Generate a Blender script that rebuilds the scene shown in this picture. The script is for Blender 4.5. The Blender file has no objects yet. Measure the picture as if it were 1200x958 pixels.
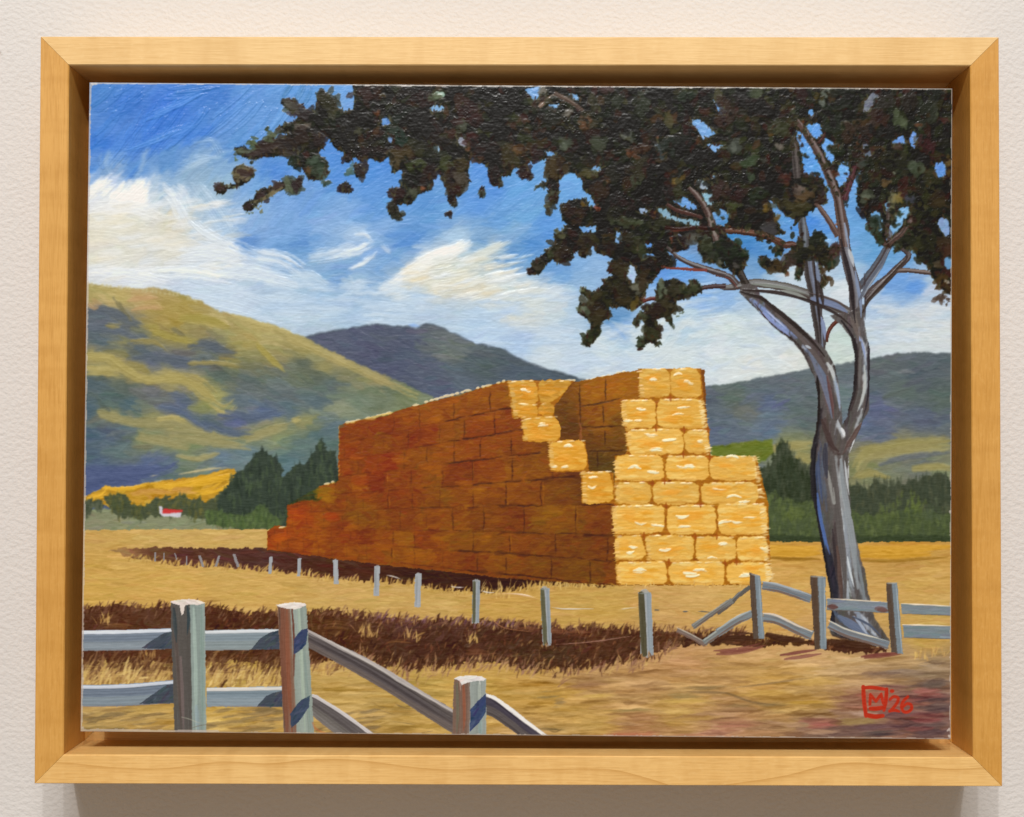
import bpy, math, random
import numpy as np
from mathutils import Matrix, Vector

MM = 0.001
Z0 = 1.50                                   # height of the picture's centre above the floor
scene = bpy.context.scene
col = scene.collection

# ------------------------------------------------------------------ camera
CF, CX, CZ, PITCH, YAW, ROLL, SY = 1571.237, -0.28872, -12.15799, 0.01781, -0.00406, -0.00196, 15.087
CDIST = 450.0
def rot3():
    c, s = math.cos(YAW), math.sin(YAW);   Ry = np.array([[c, -s, 0], [s, c, 0], [0, 0, 1]])
    c, s = math.cos(PITCH), math.sin(PITCH); Rp = np.array([[1, 0, 0], [0, c, s], [0, -s, c]])
    c, s = math.cos(ROLL), math.sin(ROLL);  Rr = np.array([[c, 0, -s], [0, 1, 0], [s, 0, c]])
    return Rr @ Rp @ Ry
RM = rot3()
cam_d = bpy.data.cameras.new("camera"); cam = bpy.data.objects.new("camera", cam_d); col.objects.link(cam)
cam_d.sensor_width = 36; cam_d.lens = CF / 1200 * 36; cam_d.shift_y = SY / 1200
cam_d.clip_start = 0.01; cam_d.clip_end = 50
m = Matrix.Identity(4)
for i in range(3):
    m[i][0] = RM[0][i]; m[i][1] = RM[2][i]; m[i][2] = -RM[1][i]
m.translation = Vector((CX * MM, -CDIST * MM, CZ * MM + Z0))
cam.matrix_world = m
scene.camera = cam

# ------------------------------------------------------------------ world, lamps, exposure
w = bpy.data.worlds.new("World"); scene.world = w; w.use_nodes = True
w.node_tree.nodes["Background"].inputs[0].default_value = (1.0, 0.83, 0.66, 1)
w.node_tree.nodes["Background"].inputs[1].default_value = 0.29
def lamp(name, loc, power, size, color, size_y=None):
    d = bpy.data.lights.new(name, 'AREA'); d.energy = power; d.color = color
    d.shape = 'DISK' if size_y is None else 'RECTANGLE'; d.size = size
    if size_y: d.size_y = size_y
    o = bpy.data.objects.new(name, d); col.objects.link(o); o.location = loc
    v = Vector((0, 0, Z0)) - Vector(loc)
    o.rotation_euler = v.to_track_quat('-Z', 'Y').to_euler()
    return o
lamp("gallery_ceiling_lamp", (0.0, -1.85, Z0 + 1.46), 21.5, 1.3, (1.0, 0.99, 0.975), 0.3)
lamp("gallery_spot_lamp", (-0.45, -1.90, Z0 + 1.46), 12.6, 0.05, (1.0, 0.98, 0.95))
lamp("gallery_spot_lamp", (-0.05, -1.90, Z0 + 1.46), 7.6, 0.05, (1.0, 0.98, 0.95))
lamp("gallery_spot_lamp", (0.36, -1.90, Z0 + 1.46), 9.4, 0.05, (1.0, 0.98, 0.95))
ILLUM = np.array([.935, .91, .87])                                # light that falls on the panel, for turning seen colours into paint
vs = scene.view_settings
vs.view_transform = 'Standard'; vs.look = 'None'; vs.exposure = 0; vs.gamma = 1
scene.render.engine = 'CYCLES'
scene.render.resolution_x = 1024; scene.render.resolution_y = 817

# ------------------------------------------------------------------ node helpers
def mat(name):
    mt = bpy.data.materials.new(name); mt.use_nodes = True
    return mt, mt.node_tree.nodes, mt.node_tree.links, mt.node_tree.nodes["Principled BSDF"]
def node(ns, t, **k):
    n = ns.new(t)
    for a, b in k.items(): setattr(n, a, b)
    return n
def s2l(c):
    c = np.asarray(c, float)
    return np.where(c <= 0.04045, c / 12.92, ((c + 0.055) / 1.055) ** 2.4)

# ------------------------------------------------------------------ the wall
def wall_material():
    mt, ns, lk, p = mat("painted_plaster")
    p.inputs["Roughness"].default_value = 0.75
    p.inputs["Specular IOR Level"].default_value = 0.12
    tc = node(ns, "ShaderNodeTexCoord")
    def noise(scale, det, vec=None, rough=.5):
        n = node(ns, "ShaderNodeTexNoise"); n.inputs["Scale"].default_value = scale
        n.inputs["Detail"].default_value = det; n.inputs["Roughness"].default_value = rough
        lk.new(vec or tc.outputs["Object"], n.inputs["Vector"]); return n
    mp = node(ns, "ShaderNodeMapping"); mp.inputs["Rotation"].default_value = (0, math.radians(-25), 0)
    mp.inputs["Scale"].default_value = (0.85, 1, 1.1); lk.new(tc.outputs["Object"], mp.inputs[0])
    n1 = noise(620, 2.2, mp.outputs[0], .45); n2 = noise(150, 2); n3 = noise(9, 3)
    ad = node(ns, "ShaderNodeMath", operation='MULTIPLY_ADD'); ad.inputs[1].default_value = 0.5
    lk.new(n2.outputs[0], ad.inputs[0]); lk.new(n1.outputs[0], ad.inputs[2])
    b = node(ns, "ShaderNodeBump"); b.inputs["Strength"].default_value = 0.42; b.inputs["Distance"].default_value = 0.0011
    lk.new(ad.outputs[0], b.inputs["Height"]); lk.new(b.outputs[0], p.inputs["Normal"])
    mx = node(ns, "ShaderNodeMix", data_type='RGBA'); mx.inputs[6].default_value = (.73, .71, .697, 1); mx.inputs[7].default_value = (.775, .758, .745, 1)
    lk.new(n3.outputs[0], mx.inputs[0])
    cur = mx.outputs[2]
    # scuffs and old pin holes
    for (x, z, r, c, sx) in ((-192, 130, 2.1, (.42, .35, .28), 2.0), (-201, 84, 1.5, (.45, .38, .3), 1), (-188.5, -53, .8, (.12, .08, .06), 1),
                         (-189, 152, 1.6, (.62, .56, .5), 1), (-195, 43, 1.5, (.66, .6, .55), 2),
                         (-137, -148, .5, (.3, .14, .08), 2.2), (-118.5, -148.7, .45, (.3, .14, .08), 2), (-112.5, -148.5, .5, (.2, .1, .06), 1), (-99, -153, .7, (.66, .6, .54), 1),
                         (183, -90, .4, (.4, .35, .3), 1), (62, -152, .35, (.3, .2, .15), 1)):
        v = node(ns, "ShaderNodeVectorMath", operation='SUBTRACT'); lk.new(tc.outputs["Object"], v.inputs[0]); v.inputs[1].default_value = (x * MM, 0, z * MM)
        v2 = node(ns, "ShaderNodeVectorMath", operation='MULTIPLY'); lk.new(v.outputs[0], v2.inputs[0]); v2.inputs[1].default_value = (1 / sx, 1, 1)
        l = node(ns, "ShaderNodeVectorMath", operation='LENGTH'); lk.new(v2.outputs[0], l.inputs[0])
        a = node(ns, "ShaderNodeMath", operation='MULTIPLY_ADD'); lk.new(n1.outputs[0], a.inputs[0]); a.inputs[1].default_value = r * MM * 2.6
        lk.new(l.outputs["Value"], a.inputs[2])
        mr = node(ns, "ShaderNodeMapRange"); lk.new(a.outputs[0], mr.inputs[0])
        mr.inputs[1].default_value = r * MM * 1.3; mr.inputs[2].default_value = r * MM * 2.3; mr.inputs[3].default_value = .85; mr.inputs[4].default_value = 0
        k = node(ns, "ShaderNodeMix", data_type='RGBA'); lk.new(mr.outputs[0], k.inputs[0]); lk.new(cur, k.inputs[6]); k.inputs[7].default_value = (*c, 1)
        cur = k.outputs[2]
    lk.new(cur, p.inputs["Base Color"])
    return mt
def mesh_obj(name, verts, faces, material, parent=None, loc=None):
    me = bpy.data.meshes.new(name); me.from_pydata(verts, [], faces); me.update()
    if material: me.materials.append(material)
    o = bpy.data.objects.new(name, me); col.objects.link(o)
    if parent: o.parent = parent
    if loc: o.location = loc
    return o
WALL_Y = 35.0
wv = [(-3, 0, -1.5), (3, 0, -1.5), (3, 0, 1.5), (-3, 0, 1.5), (-3, .12, -1.5), (3, .12, -1.5), (3, .12, 1.5), (-3, .12, 1.5)]
wall = mesh_obj("wall", wv, [(0, 1, 2, 3), (5, 4, 7, 6), (4, 0, 3, 7), (1, 5, 6, 2), (3, 2, 6, 7), (4, 5, 1, 0)], wall_material(), None, (0, WALL_Y * MM, Z0))
wall["kind"] = "structure"; wall["label"] = "off-white painted plaster wall with a fine orange-peel texture"

# ------------------------------------------------------------------ the floater frame: four mitred maple rails
def wood_material(name, horizontal, base, dark, light, figure):
    mt, ns, lk, p = mat(name)
    tc = node(ns, "ShaderNodeTexCoord")
    def mapped(sx, sz, sy=1):
        mp = node(ns, "ShaderNodeMapping"); mp.inputs["Scale"].default_value = (sx, sy, sz) if horizontal else (sz, sy, sx)
        lk.new(tc.outputs["Object"], mp.inputs[0]); return mp.outputs[0]
    def noise(vec, scale, det=3, rough=.55, dist=0):
        n = node(ns, "ShaderNodeTexNoise"); n.inputs["Scale"].default_value = scale; n.inputs["Detail"].default_value = det
        n.inputs["Roughness"].default_value = rough; n.inputs["Distortion"].default_value = dist; lk.new(vec, n.inputs["Vector"]); return n
    fine = noise(mapped(.05, 1, 1), 1900, 2); fleck = noise(mapped(.5, 1, 1), 900, 2, .6)
    slow = noise(mapped(.6, 1.2, 1), 14, 2); ripple = noise(mapped(1, .25, .3), 130, 2)
    wv = node(ns, "ShaderNodeTexWave", wave_type='BANDS', bands_direction='Z' if horizontal else 'X', wave_profile='SAW')
    wv.inputs["Scale"].default_value = figure[0]; wv.inputs["Distortion"].default_value = figure[1]; wv.inputs["Detail"].default_value = 1.5
    wv.inputs["Detail Scale"].default_value = figure[2]; lk.new(mapped(figure[3], 1, 1), wv.inputs["Vector"])
    pw = node(ns, "ShaderNodeMath", operation='POWER'); lk.new(wv.outputs["Fac"], pw.inputs[0]); pw.inputs[1].default_value = 9
    def mix(fac, a, b, k=1.0, lo=0., hi=1.):
        mr = node(ns, "ShaderNodeMapRange"); lk.new(fac, mr.inputs[0]); mr.inputs[1].default_value = lo; mr.inputs[2].default_value = hi; mr.inputs[4].default_value = k
        x = node(ns, "ShaderNodeMix", data_type='RGBA'); lk.new(mr.outputs[0], x.inputs[0])
        for s, c in ((6, a), (7, b)):
            if isinstance(c, tuple): x.inputs[s].default_value = (*c, 1)
            else: lk.new(c, x.inputs[s])
        return x.outputs[2]
    c = mix(slow.outputs[0], base, light, .8, .35, .7)
    c = mix(fine.outputs[0], c, dark, .62, .45, .85)
    c = mix(fleck.outputs[0], c, light, .65, .5, .8)
    c = mix(ripple.outputs[0], c, dark, .32, .48, .75)
    c = mix(noise(mapped(1, .2, 1), 26, 2).outputs[0], c, dark, .24, .5, .75)
    c = mix(pw.outputs[0], c, dark, figure[4], 0., 1.)
    lk.new(c, p.inputs["Base Color"])
    p.inputs["Roughness"].default_value = 0.5; p.inputs["Specular IOR Level"].default_value = 0.4
    b = node(ns, "ShaderNodeBump"); b.inputs["Strength"].default_value = .25; b.inputs["Distance"].default_value = .0003
    lk.new(fine.outputs[0], b.inputs["Height"]); lk.new(b.outputs[0], p.inputs["Normal"])
    return mt
FW, FH, RW, DEP = 323.31, 251.23, 9.668, 22.12
def rail(name, side, material, frame):
    """L-section rail with mitred ends, slightly eased edges. side: (axis, sign)"""
    axis, sg = side
    L = (FW if axis == 'x' else FH) / 2; off = (FH if axis == 'x' else FW) / 2
    e = .35
    # section points: (inset from outer edge, depth)
    sec = [(e * .6, 0), (RW - e, 0), (RW, e), (RW, DEP), (RW + 9, DEP), (RW + 9, 31), (0.3, 33.5), (0, 33), (0, e * .6)]
    nseg = 60
    vs_, fs = [], []
    for k in range(nseg + 1):
        t = -1 + 2 * k / nseg
        for (a, d) in sec:
            lng = t * (L - a - 0.05); o_ = sg * (off - a)
            vs_.append(((lng * MM, d * MM, o_ * MM) if axis == 'x' else (o_ * MM, d * MM, lng * MM)))
    n = len(sec)
    for k in range(nseg):
        for j in range(n):
            a, b = k * n + j, k * n + (j + 1) % n
            fs.append((a, b, b + n, a + n))
    fs.append(tuple(range(n))); fs.append(tuple(reversed(range(nseg * n, nseg * n + n))))
    o = mesh_obj(name, vs_, fs, material, frame)
    import bmesh
    bm = bmesh.new(); bm.from_mesh(o.data); bmesh.ops.recalc_face_normals(bm, faces=bm.faces); bm.to_mesh(o.data); bm.free()
    return o
frame = bpy.data.objects.new("picture_frame", None); col.objects.link(frame); frame.location = (0, 0, Z0)
frame["label"] = "pale maple floater frame with mitred corners hanging on the white wall"; frame["category"] = "picture frame"
M_top = wood_material("maple_wood_top", True, (.88, .57, .235), (.68, .40, .13), (.93, .66, .31), (30, 7, 1.2, .25, .22))  # maple tone set per rail: top and bottom paler, sides darker
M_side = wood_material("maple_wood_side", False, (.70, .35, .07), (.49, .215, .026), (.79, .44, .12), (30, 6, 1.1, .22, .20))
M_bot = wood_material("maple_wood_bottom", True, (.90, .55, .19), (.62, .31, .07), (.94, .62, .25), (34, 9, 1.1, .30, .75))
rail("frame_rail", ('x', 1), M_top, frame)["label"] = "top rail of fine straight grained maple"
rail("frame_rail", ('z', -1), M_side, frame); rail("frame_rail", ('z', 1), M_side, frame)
rail("frame_rail", ('x', -1), M_bot, frame)["label"] = "bottom rail of maple coloured paler than the sides, with long curved grain lines"

# ------------------------------------------------------------------ the painting: a panel in paint coordinates
PW, PH, PD, PX, PZ, PR = 293.33, 220.03, 4.0, -0.216, 0.120, -0.00617
RES = 5.2                                   # paint cells per millimetre
GW, GH = int(PW * RES), int(PH * RES)
K = RES / (CF / (CDIST + PD))                # cells per photograph pixel
def P(pts):
    """photograph pixel -> point on the panel, in paint cells"""
    p = np.atleast_2d(np.asarray(pts, float))
    d = np.stack([(p[:, 0] - 600) / CF, np.ones(len(p)), -(p[:, 1] - 479 - SY) / CF], 1) @ RM
    t = (CDIST + PD) / d[:, 1]
    X = CX + d[:, 0] * t - PX; Zz = CZ + d[:, 2] * t - PZ
    c, s = math.cos(PR), math.sin(PR)
    u = c * X + s * Zz; v = -s * X + c * Zz
    return np.stack([(u / PW + .5) * GW, (.5 - v / PH) * GH], 1)
rng = np.random.default_rng(7); random.seed(7)
C = np.zeros((GH, GW, 3), np.float32); Hh = np.zeros((GH, GW), np.float32)
ID = np.zeros((GH, GW), np.int16); GL = np.full((GH, GW), .35, np.float32)
IDS = {}
def pid(*key):
    return IDS.setdefault(key, len(IDS))
def hx(c):
    if isinstance(c, str): return np.array([int(c[i:i + 2], 16) for i in (0, 2, 4)], np.float32) / 255
    return np.asarray(c, np.float32)
def noise2(h, w_, sy, sx, seed=None):
    r = np.random.default_rng(seed) if seed is not None else rng
    gy, gx = int(h / sy) + 3, int(w_ / sx) + 3
    g = r.random((gy, gx)).astype(np.float32)
    y = np.linspace(0, h / sy, h, dtype=np.float32); x = np.linspace(0, w_ / sx, w_, dtype=np.float32)
    yi, xi = y.astype(int), x.astype(int); fy, fx = y - yi, x - xi
    fy, fx = fy * fy * (3 - 2 * fy), fx * fx * (3 - 2 * fx)
    a = g[yi] * (1 - fy)[:, None] + g[yi + 1] * fy[:, None]
    return a[:, xi] * (1 - fx) + a[:, xi + 1] * fx
WX = noise2(GH, GW, 9, 9) + noise2(GH, GW, 3, 3) * .6 - .8; WY = noise2(GH, GW, 9, 9) + noise2(GH, GW, 3, 3) * .6 - .8
def mask(pts, jag=0., smooth=False):
    q = P(pts)
    if smooth: q = crom(q, 6, True)
    x0, y0 = np.floor(q.min(0) - 4 - jag * 2).astype(int); x1, y1 = np.ceil(q.max(0) + 4 + jag * 2).astype(int)
    x0, y0, x1, y1 = max(x0, 0), max(y0, 0), min(x1, GW), min(y1, GH)
    M = np.zeros((GH, GW), bool)
    if x1 <= x0 or y1 <= y0: return M
    Y, X = np.mgrid[y0:y1, x0:x1].astype(np.float32)
    if jag: X = X + WX[y0:y1, x0:x1] * jag * K * 1.6; Y = Y + WY[y0:y1, x0:x1] * jag * K * 1.6
    m_ = np.zeros(X.shape, bool)
    for i in range(len(q)):
        ax, ay = q[i - 1]; bx, by = q[i]
        if ay == by: continue
        lo, hi = min(ay, by), max(ay, by)
        cr = (Y >= lo) & (Y < hi) & (X < ax + (Y - ay) * (bx - ax) / (by - ay))
        m_ ^= cr
    M[y0:y1, x0:x1] = m_
    return M
def ell(cx, cy, rx, ry, ang=0, n=14, wob=.12):
    a = np.linspace(0, 2 * math.pi, n, endpoint=False); r = 1 + (rng.random(n) - .5) * 2 * wob
    x = np.cos(a) * rx * r; y = np.sin(a) * ry * r; t = math.radians(ang)
    return np.stack([cx + x * math.cos(t) - y * math.sin(t), cy + x * math.sin(t) + y * math.cos(t)], 1)
def crom(q, n=6, closed=False):
    q = np.asarray(q, float); N = len(q)
    if N < 3: return q
    out = []
    for i in range(N if closed else N - 1):
        g = (lambda k: q[k % N]) if closed else (lambda k: q[min(max(k, 0), N - 1)])
        p0, p1, p2, p3 = g(i - 1), g(i), g(i + 1), g(i + 2)
        for k in range(n):
            t = k / n
            out.append(.5 * (2 * p1 + (p2 - p0) * t + (2 * p0 - 5 * p1 + 4 * p2 - p3) * t * t + (3 * p1 - p0 - 3 * p2 + p3) * t ** 3))
    if not closed: out.append(q[-1])
    return np.array(out)
def field(points, power=2.6, region=None):
    """colour field through hand-noted colours: inverse distance weights on a coarse grid"""
    st = 8; gy, gx = GH // st + 2, GW // st + 2
    Y, X = np.mgrid[0:gy, 0:gx] * float(st)
    q = P([(a, b) for a, b, c in points]); cs = np.array([hx(c) for a, b, c in points])
    wsum = 0; acc = 0
    for (x, y), c in zip(q, cs):
        d = 1 / (((X - x) ** 2 + ((Y - y) * 1.25) ** 2) + 30) ** (power / 2)
        acc = acc + d[..., None] * c; wsum = wsum + d
    g = (acc / wsum[..., None]).astype(np.float32)
    y = np.arange(GH) / st; x = np.arange(GW) / st; yi, xi = y.astype(int), x.astype(int)
    fy, fx = (y - yi)[:, None, None].astype(np.float32), (x - xi)[None, :, None].astype(np.float32)
    a = g[yi] * (1 - fy) + g[yi + 1] * fy
    return a[:, xi] * (1 - fx) + a[:, xi + 1] * fx
def fill(M, c, i=None, h=.25):
    if isinstance(c, np.ndarray) and c.ndim == 3: C[M] = c[M]
    else: C[M] = hx(c)
    Hh[M] = Hh[M] * .4 + h * .4
    if i is not None: ID[M] = i
def rs(q, w_, c, op=1., i=None, br=.5, ht=.8, t0=.6, t1=.35, streak=.05, dry=0., clip=None, jag=1.1, gl=None, sm=True):
    """one brush stroke: q in paint cells, w_ full width in cells"""
    q = np.asarray(q, float)
    if sm and len(q) > 2: q = crom(q, 5)
    hw = w_ / 2; pad = hw + 3
    x0, y0 = np.floor(q.min(0) - pad).astype(int); x1, y1 = np.ceil(q.max(0) + pad).astype(int)
    x0, y0, x1, y1 = max(x0, 0), max(y0, 0), min(x1, GW), min(y1, GH)
    if x1 - x0 < 1 or y1 - y0 < 1: return
    X = np.arange(x0, x1, dtype=np.float32)[None, :]; Y = np.arange(y0, y1, dtype=np.float32)[:, None]
    best = None; L = 0
    for a, b in zip(q[:-1], q[1:]):
        dx, dy = b - a; l = math.hypot(dx, dy)
        if l < 1e-6: continue
        ux, uy = dx / l, dy / l
        rx, ry = X - a[0], Y - a[1]
        s = np.clip(rx * ux + ry * uy, 0, l); v = ry * ux - rx * uy
        ex = rx - s * ux; ey = ry - s * uy; d = np.sqrt(ex * ex + ey * ey)
        if best is None: best = d; S = s + 0.; V = v + 0 * d
        else:
            mm = d < best; best = np.where(mm, d, best); S = np.where(mm, s + L, S); V = np.where(mm, v, V)
        L += l
    if best is None: return
    T = S / L
    tap = np.minimum(1, t0 + (1 - t0) * np.minimum(1, T * 4)) * np.minimum(1, t1 + (1 - t1) * np.minimum(1, (1 - T) * 3))
    nv = max(3, int(w_ / 1.5) + 2); ns = max(2, int(L / 14) + 2)
    tb = rng.random((ns, nv)).astype(np.float32); tb = tb * .45 + rng.random((1, nv)).astype(np.float32) * .55
    fv = np.clip((V / w_ + .5) * (nv - 1), 0, nv - 1.001); fs_ = T * (ns - 1.001)
    vi, si = fv.astype(int), fs_.astype(int); a_, b_ = fv - vi, fs_ - si
    B = (tb[si, vi] * (1 - a_) + tb[si, vi + 1] * a_) * (1 - b_) + (tb[si + 1, vi] * (1 - a_) + tb[si + 1, vi + 1] * a_) * b_
    edge = hw * tap - best + (B - .5) * jag * 1.6
    al = np.clip(edge * 1.0 + .15, 0, 1)
    if dry: al = al * np.clip((B - dry * (.35 + .65 * T)) * 6 + .5, 0, 1)
    if clip is not None: al = al * clip[y0:y1, x0:x1]
    ao = (al * op)[..., None]
    cc = hx(c) + ((B - .5) * streak * 2)[..., None]
    sl = (slice(y0, y1), slice(x0, x1))
    C[sl] = C[sl] * (1 - ao) + cc * ao
    if ht:
        ridge = np.exp(-(np.clip(edge, 0, 99) / 1.6) ** 2) * .45
        prof = ht * (.35 + br * (B - .2) + ridge)
        k2 = al * min(1, .35 + op * .65)
        Hh[sl] = Hh[sl] * (1 - k2) + (Hh[sl] * .45 + prof) * k2
    if i is not None and op > .5:
        mm = al > .5; ID[sl][mm] = i
    if gl is not None: GL[sl] = GL[sl] * (1 - al) + gl * al
def st(pts, w_, c, **k): rs(P(pts), w_ * K, c, **k)
def ribbon(pts, ws):
    """variable width: polygon around a centre line"""
    q = crom(np.array(pts, float), 5); n = len(q)
    W = np.interp(np.linspace(0, 1, n), np.linspace(0, 1, len(ws)), ws)
    t = np.gradient(q, axis=0); t /= np.linalg.norm(t, axis=1)[:, None] + 1e-9; nn = np.stack([-t[:, 1], t[:, 0]], 1)
    return np.concatenate([q + nn * W[:, None] / 2, (q - nn * W[:, None] / 2)[::-1]])
def scatter(M, cover, ln, wd, ang, jit=.03, aj=12, op=.85, i=None, ht=.8, bend=.15, dry=0., clip=None, streak=.04, hue=.012, over=None, br=.5):
    """re-lay the area as brush strokes that pick up the colour already there. ang: number or function(x,y)"""
    ys, xs = np.nonzero(M)
    if len(ys) == 0: return
    n = int(cover * len(ys) / (ln * K * wd * K))
    src = C.copy() if over is None else over
    for k in rng.integers(0, len(ys), n):
        x, y = float(xs[k]), float(ys[k]); a = math.radians((ang(x / GW, y / GH) if callable(ang) else ang) + rng.normal() * aj)
        l = ln * K * (.6 + rng.random() * .8) / 2; w_ = wd * K * (.6 + rng.random() * .8)
        dx, dy = math.cos(a) * l, -math.sin(a) * l; bd = rng.normal() * bend * l
        c = src[ys[k], xs[k]] + rng.normal() * jit + rng.normal(size=3) * hue
        rs([(x - dx, y - dy), (x - dy * bd / l, y + dx * bd / l), (x + dx, y + dy)], w_, c, op=op, i=i, ht=ht, dry=dry, clip=clip, streak=streak, sm=False, br=br)
def blur(A, n=1):
    for _ in range(n):
        A = (np.roll(A, 1, 0) + 2 * A + np.roll(A, -1, 0)) / 4; A = (np.roll(A, 1, 1) + 2 * A + np.roll(A, -1, 1)) / 4
    return A
def soften(n=1, warp=1.2, M=None, sy=4, sx=10, k=1.0):
    """wet-in-wet: drag the colours into each other a little, with bristle-sized unevenness"""
    dx = (noise2(GH, GW, sy, sx) - .5 + (noise2(GH, GW, 2.5, 2.5) - .5) * .3) * warp * 2; dy = (noise2(GH, GW, sy * 1.5, sx) - .5 + (noise2(GH, GW, 2.5, 2.5) - .5) * .3) * warp * 1.6
    Y, X = np.mgrid[0:GH, 0:GW]
    yi = np.clip(np.rint(Y + dy).astype(int), 0, GH - 1); xi = np.clip(np.rint(X + dx).astype(int), 0, GW - 1)
    A = blur(C[yi, xi], n)
    m_ = (k if M is None else blur(M.astype(np.float32), 2) * k)
    if M is not None: m_ = m_[..., None]
    C[:] = C * (1 - m_) + A * m_
def Zm(ox, oy, s):
    def f(pts): return [(ox + a / s, oy + b / s) for a, b in zip(pts[::2], pts[1::2])]
    return f
z1, z2, z3, z4 = Zm(90, 90, 4.615), Zm(340, 90, 4.615), Zm(590, 90, 4.615), Zm(840, 90, 4.286)
z5, z6, z7, z8 = Zm(90, 280, 4.615), Zm(340, 280, 4.615), Zm(590, 280, 4.615), Zm(840, 280, 4.286)
l1, l2, l3, l4 = Zm(90, 470, 4.615), Zm(340, 470, 4.615), Zm(590, 470, 4.165), Zm(840, 470, 4.286)
b1, b2, b3, b4 = Zm(90, 660, 4.562), Zm(340, 660, 4.562), Zm(590, 660, 4.562), Zm(840, 660, 4.286)
ALL = np.ones((GH, GW), bool)
exec_order = []

def pts3(s):
    out = []
    for t in s.split(';'):
        t = t.split()
        if len(t) == 3: out.append((float(t[0]), float(t[1]), t[2]))
    return out

# ---- sky
SKY = pay = pts3("""110 100 4A82C8;150 120 3F78CC;200 130 3874D2;250 110 3F7ACB;300 110 5A90D2;330 110 5E95D5;120 170 3B77D0;180 160 3773D2;230 160 3F7AD0;280 170 5288CC;
110 200 4A84D0;160 200 5289CC;200 190 5C8FCB;240 180 7DA3CB;230 210 8FB0CB;260 220 94B5CE;130 195 7fa4cc;115 215 E4E9F0;150 232 F0F1F2;165 222 F0F2F4;140 240 E6E8E4;100 232 E0E6EA;
180 235 C8D6E0;200 215 8DB0D2;215 240 B8CDDD;120 260 D5D6C8;110 275 D8D6C5;160 265 CFD3CB;200 250 D9D4BD;200 270 D3CEB8;240 270 BFD2E2;265 270 A9C4DE;280 250 8DB2DA;300 260 85ADDC;
330 270 7BA6DB;340 240 78A5DC;270 200 80A8D0;300 215 6E9FD6;320 200 4C86D2;110 300 DCDCCF;150 300 D9DACE;200 295 D6D6CA;250 290 C9D6DF;290 283 5F90CF;330 290 6A9AD0;350 285 6697CF;320 305 7FA7D2;
300 310 BFD1E0;260 310 CBD9E4;110 325 D5DBDE;160 328 D8E1EA;220 340 C0D2E4;280 340 BDD0E2;330 350 B9CFE2;340 375 BED1E0;250 360 BFD2E4;
360 285 5F92CF;380 300 8FB3D6;400 310 7BA5D3;400 325 6D9ACF;370 320 82A9D0;350 330 A9C6DF;370 340 A4C2DD;418 335 B9CEE0;430 340 7DA6D2;350 360 B5CCDC;380 370 A9C5DC;430 370 A6C3DD;380 385 B3C9D8;
440 320 7FA8D4;460 300 6B9CD3;480 285 4F89CE;490 320 DEE3DD;520 310 D9DCCB;510 340 CDD3C9;540 330 D5D2BC;485 323 D6C9A8;560 305 C9D1C9;580 290 B8C7CC;565 283 6C9BCB;597 300 4484C8;592 322 C9D7DE;
570 345 D9D9CB;590 350 CFDAE0;480 350 B9CFE0;460 370 ACC6DE;510 370 B3CADF;560 370 B2CCE4;580 390 B5CFE8;440 378 ABC4D8;470 300 79A6D6;500 303 DDE5E8;
350 100 5B93D6;380 100 5A96D8;410 105 69A0DC;400 125 6FA0D8;350 120 5C93D0;385 165 4E8AD6;390 185 508CD6;395 210 4F8AD5;430 200 4F8DD8;450 190 4A88D5;460 210 5690D6;440 225 5A93D6;380 225 6A9CD6;
400 240 7BA7DA;360 240 6B9CD8;350 260 79A7DC;380 265 86AEDC;440 250 5C94D2;470 235 5B96D8;500 240 558FCF;500 260 5F97D0;420 275 A9C6E4;450 265 7FAADB;540 280 A8C6E0;480 280 5C92D2;560 240 5A94DA;
580 220 5590DA;565 195 5590DA;590 260 5F98D6;600 210 5F9BD6;610 225 63A0DA;620 250 6AA3D8;600 270 83AED2;640 260 5A95D8;650 275 5592D8;660 220 66A0DA;675 215 68A4DE;600 285 79A4D2;620 290 4E8ACE;
605 310 6A9BD0;595 322 D5DEDC;640 310 6499D0;660 320 6A9ED5;680 305 7BA8D8;700 310 8BB2DB;690 330 8FB4DA;640 340 C5D5E0;610 345 C6D1CC;620 370 D1D6CF;650 360 C9D7DC;600 370 C2D2E4;680 360 A9C6E0;
610 400 A9C4E4;650 400 C4D6E4;720 370 5D8FC0;730 385 85ADDD;710 400 C1D5E0;760 400 C9DAE0;690 420 BFD2E4;640 420 C9D9E2;760 430 C4D6E6;790 420 D0DDE0;780 320 5E97DC;800 315 66A0E0;790 345 80ACE0;
820 350 6FA1E0;840 350 8CB4DF;810 370 B0CBE0;840 380 CCDADC;760 360 9CBDDD;850 420 CDDBDD;830 440 CBDAE4;860 380 CBD9D8;900 400 CFDAD8;880 430 D8DEDA;850 440 D6DEE0;930 420 D8DDD9;900 350 C5D6DE;
850 350 8DB3DE;920 360 CBD8DC;905 395 B5CADF;985 340 D2DCE2;990 400 C2D3CF;990 420 C5D4CD;1030 290 5F9BCE;1060 300 6A9FD0;1050 330 6D9FDA;1070 335 5E95DA;1090 325 A5C0D8;1100 340 B5C6D8;1030 360 A6C0DD;
1040 380 C2D0DC;1080 370 D0D8DC;1100 390 D2DADA;1060 400 C9D6DA;1030 410 C5D3D8;870 290 3F7FC0;900 300 4D8ACA;880 312 6F9CC8;970 320 A9C3DA;940 170 5A98DD;950 200 5B99DE;975 180 6AA4E6;960 250 78A8DC;
1010 250 5C96D0;1000 270 6AA5DC;1040 260 7EB2DC;860 280 3B86C4;950 260 4488D8;700 450 C5D4DE;560 395 B5CFE8;740 300 6FA3E0;830 290 6A90B8;930 320 C5D4E0;800 250 6498D4;1080 130 5a88d0;880 120 6C9FDC""")
sky_id = pid('painted_sky')
fill(ALL, field(SKY, 3.2), sky_id)
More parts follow.
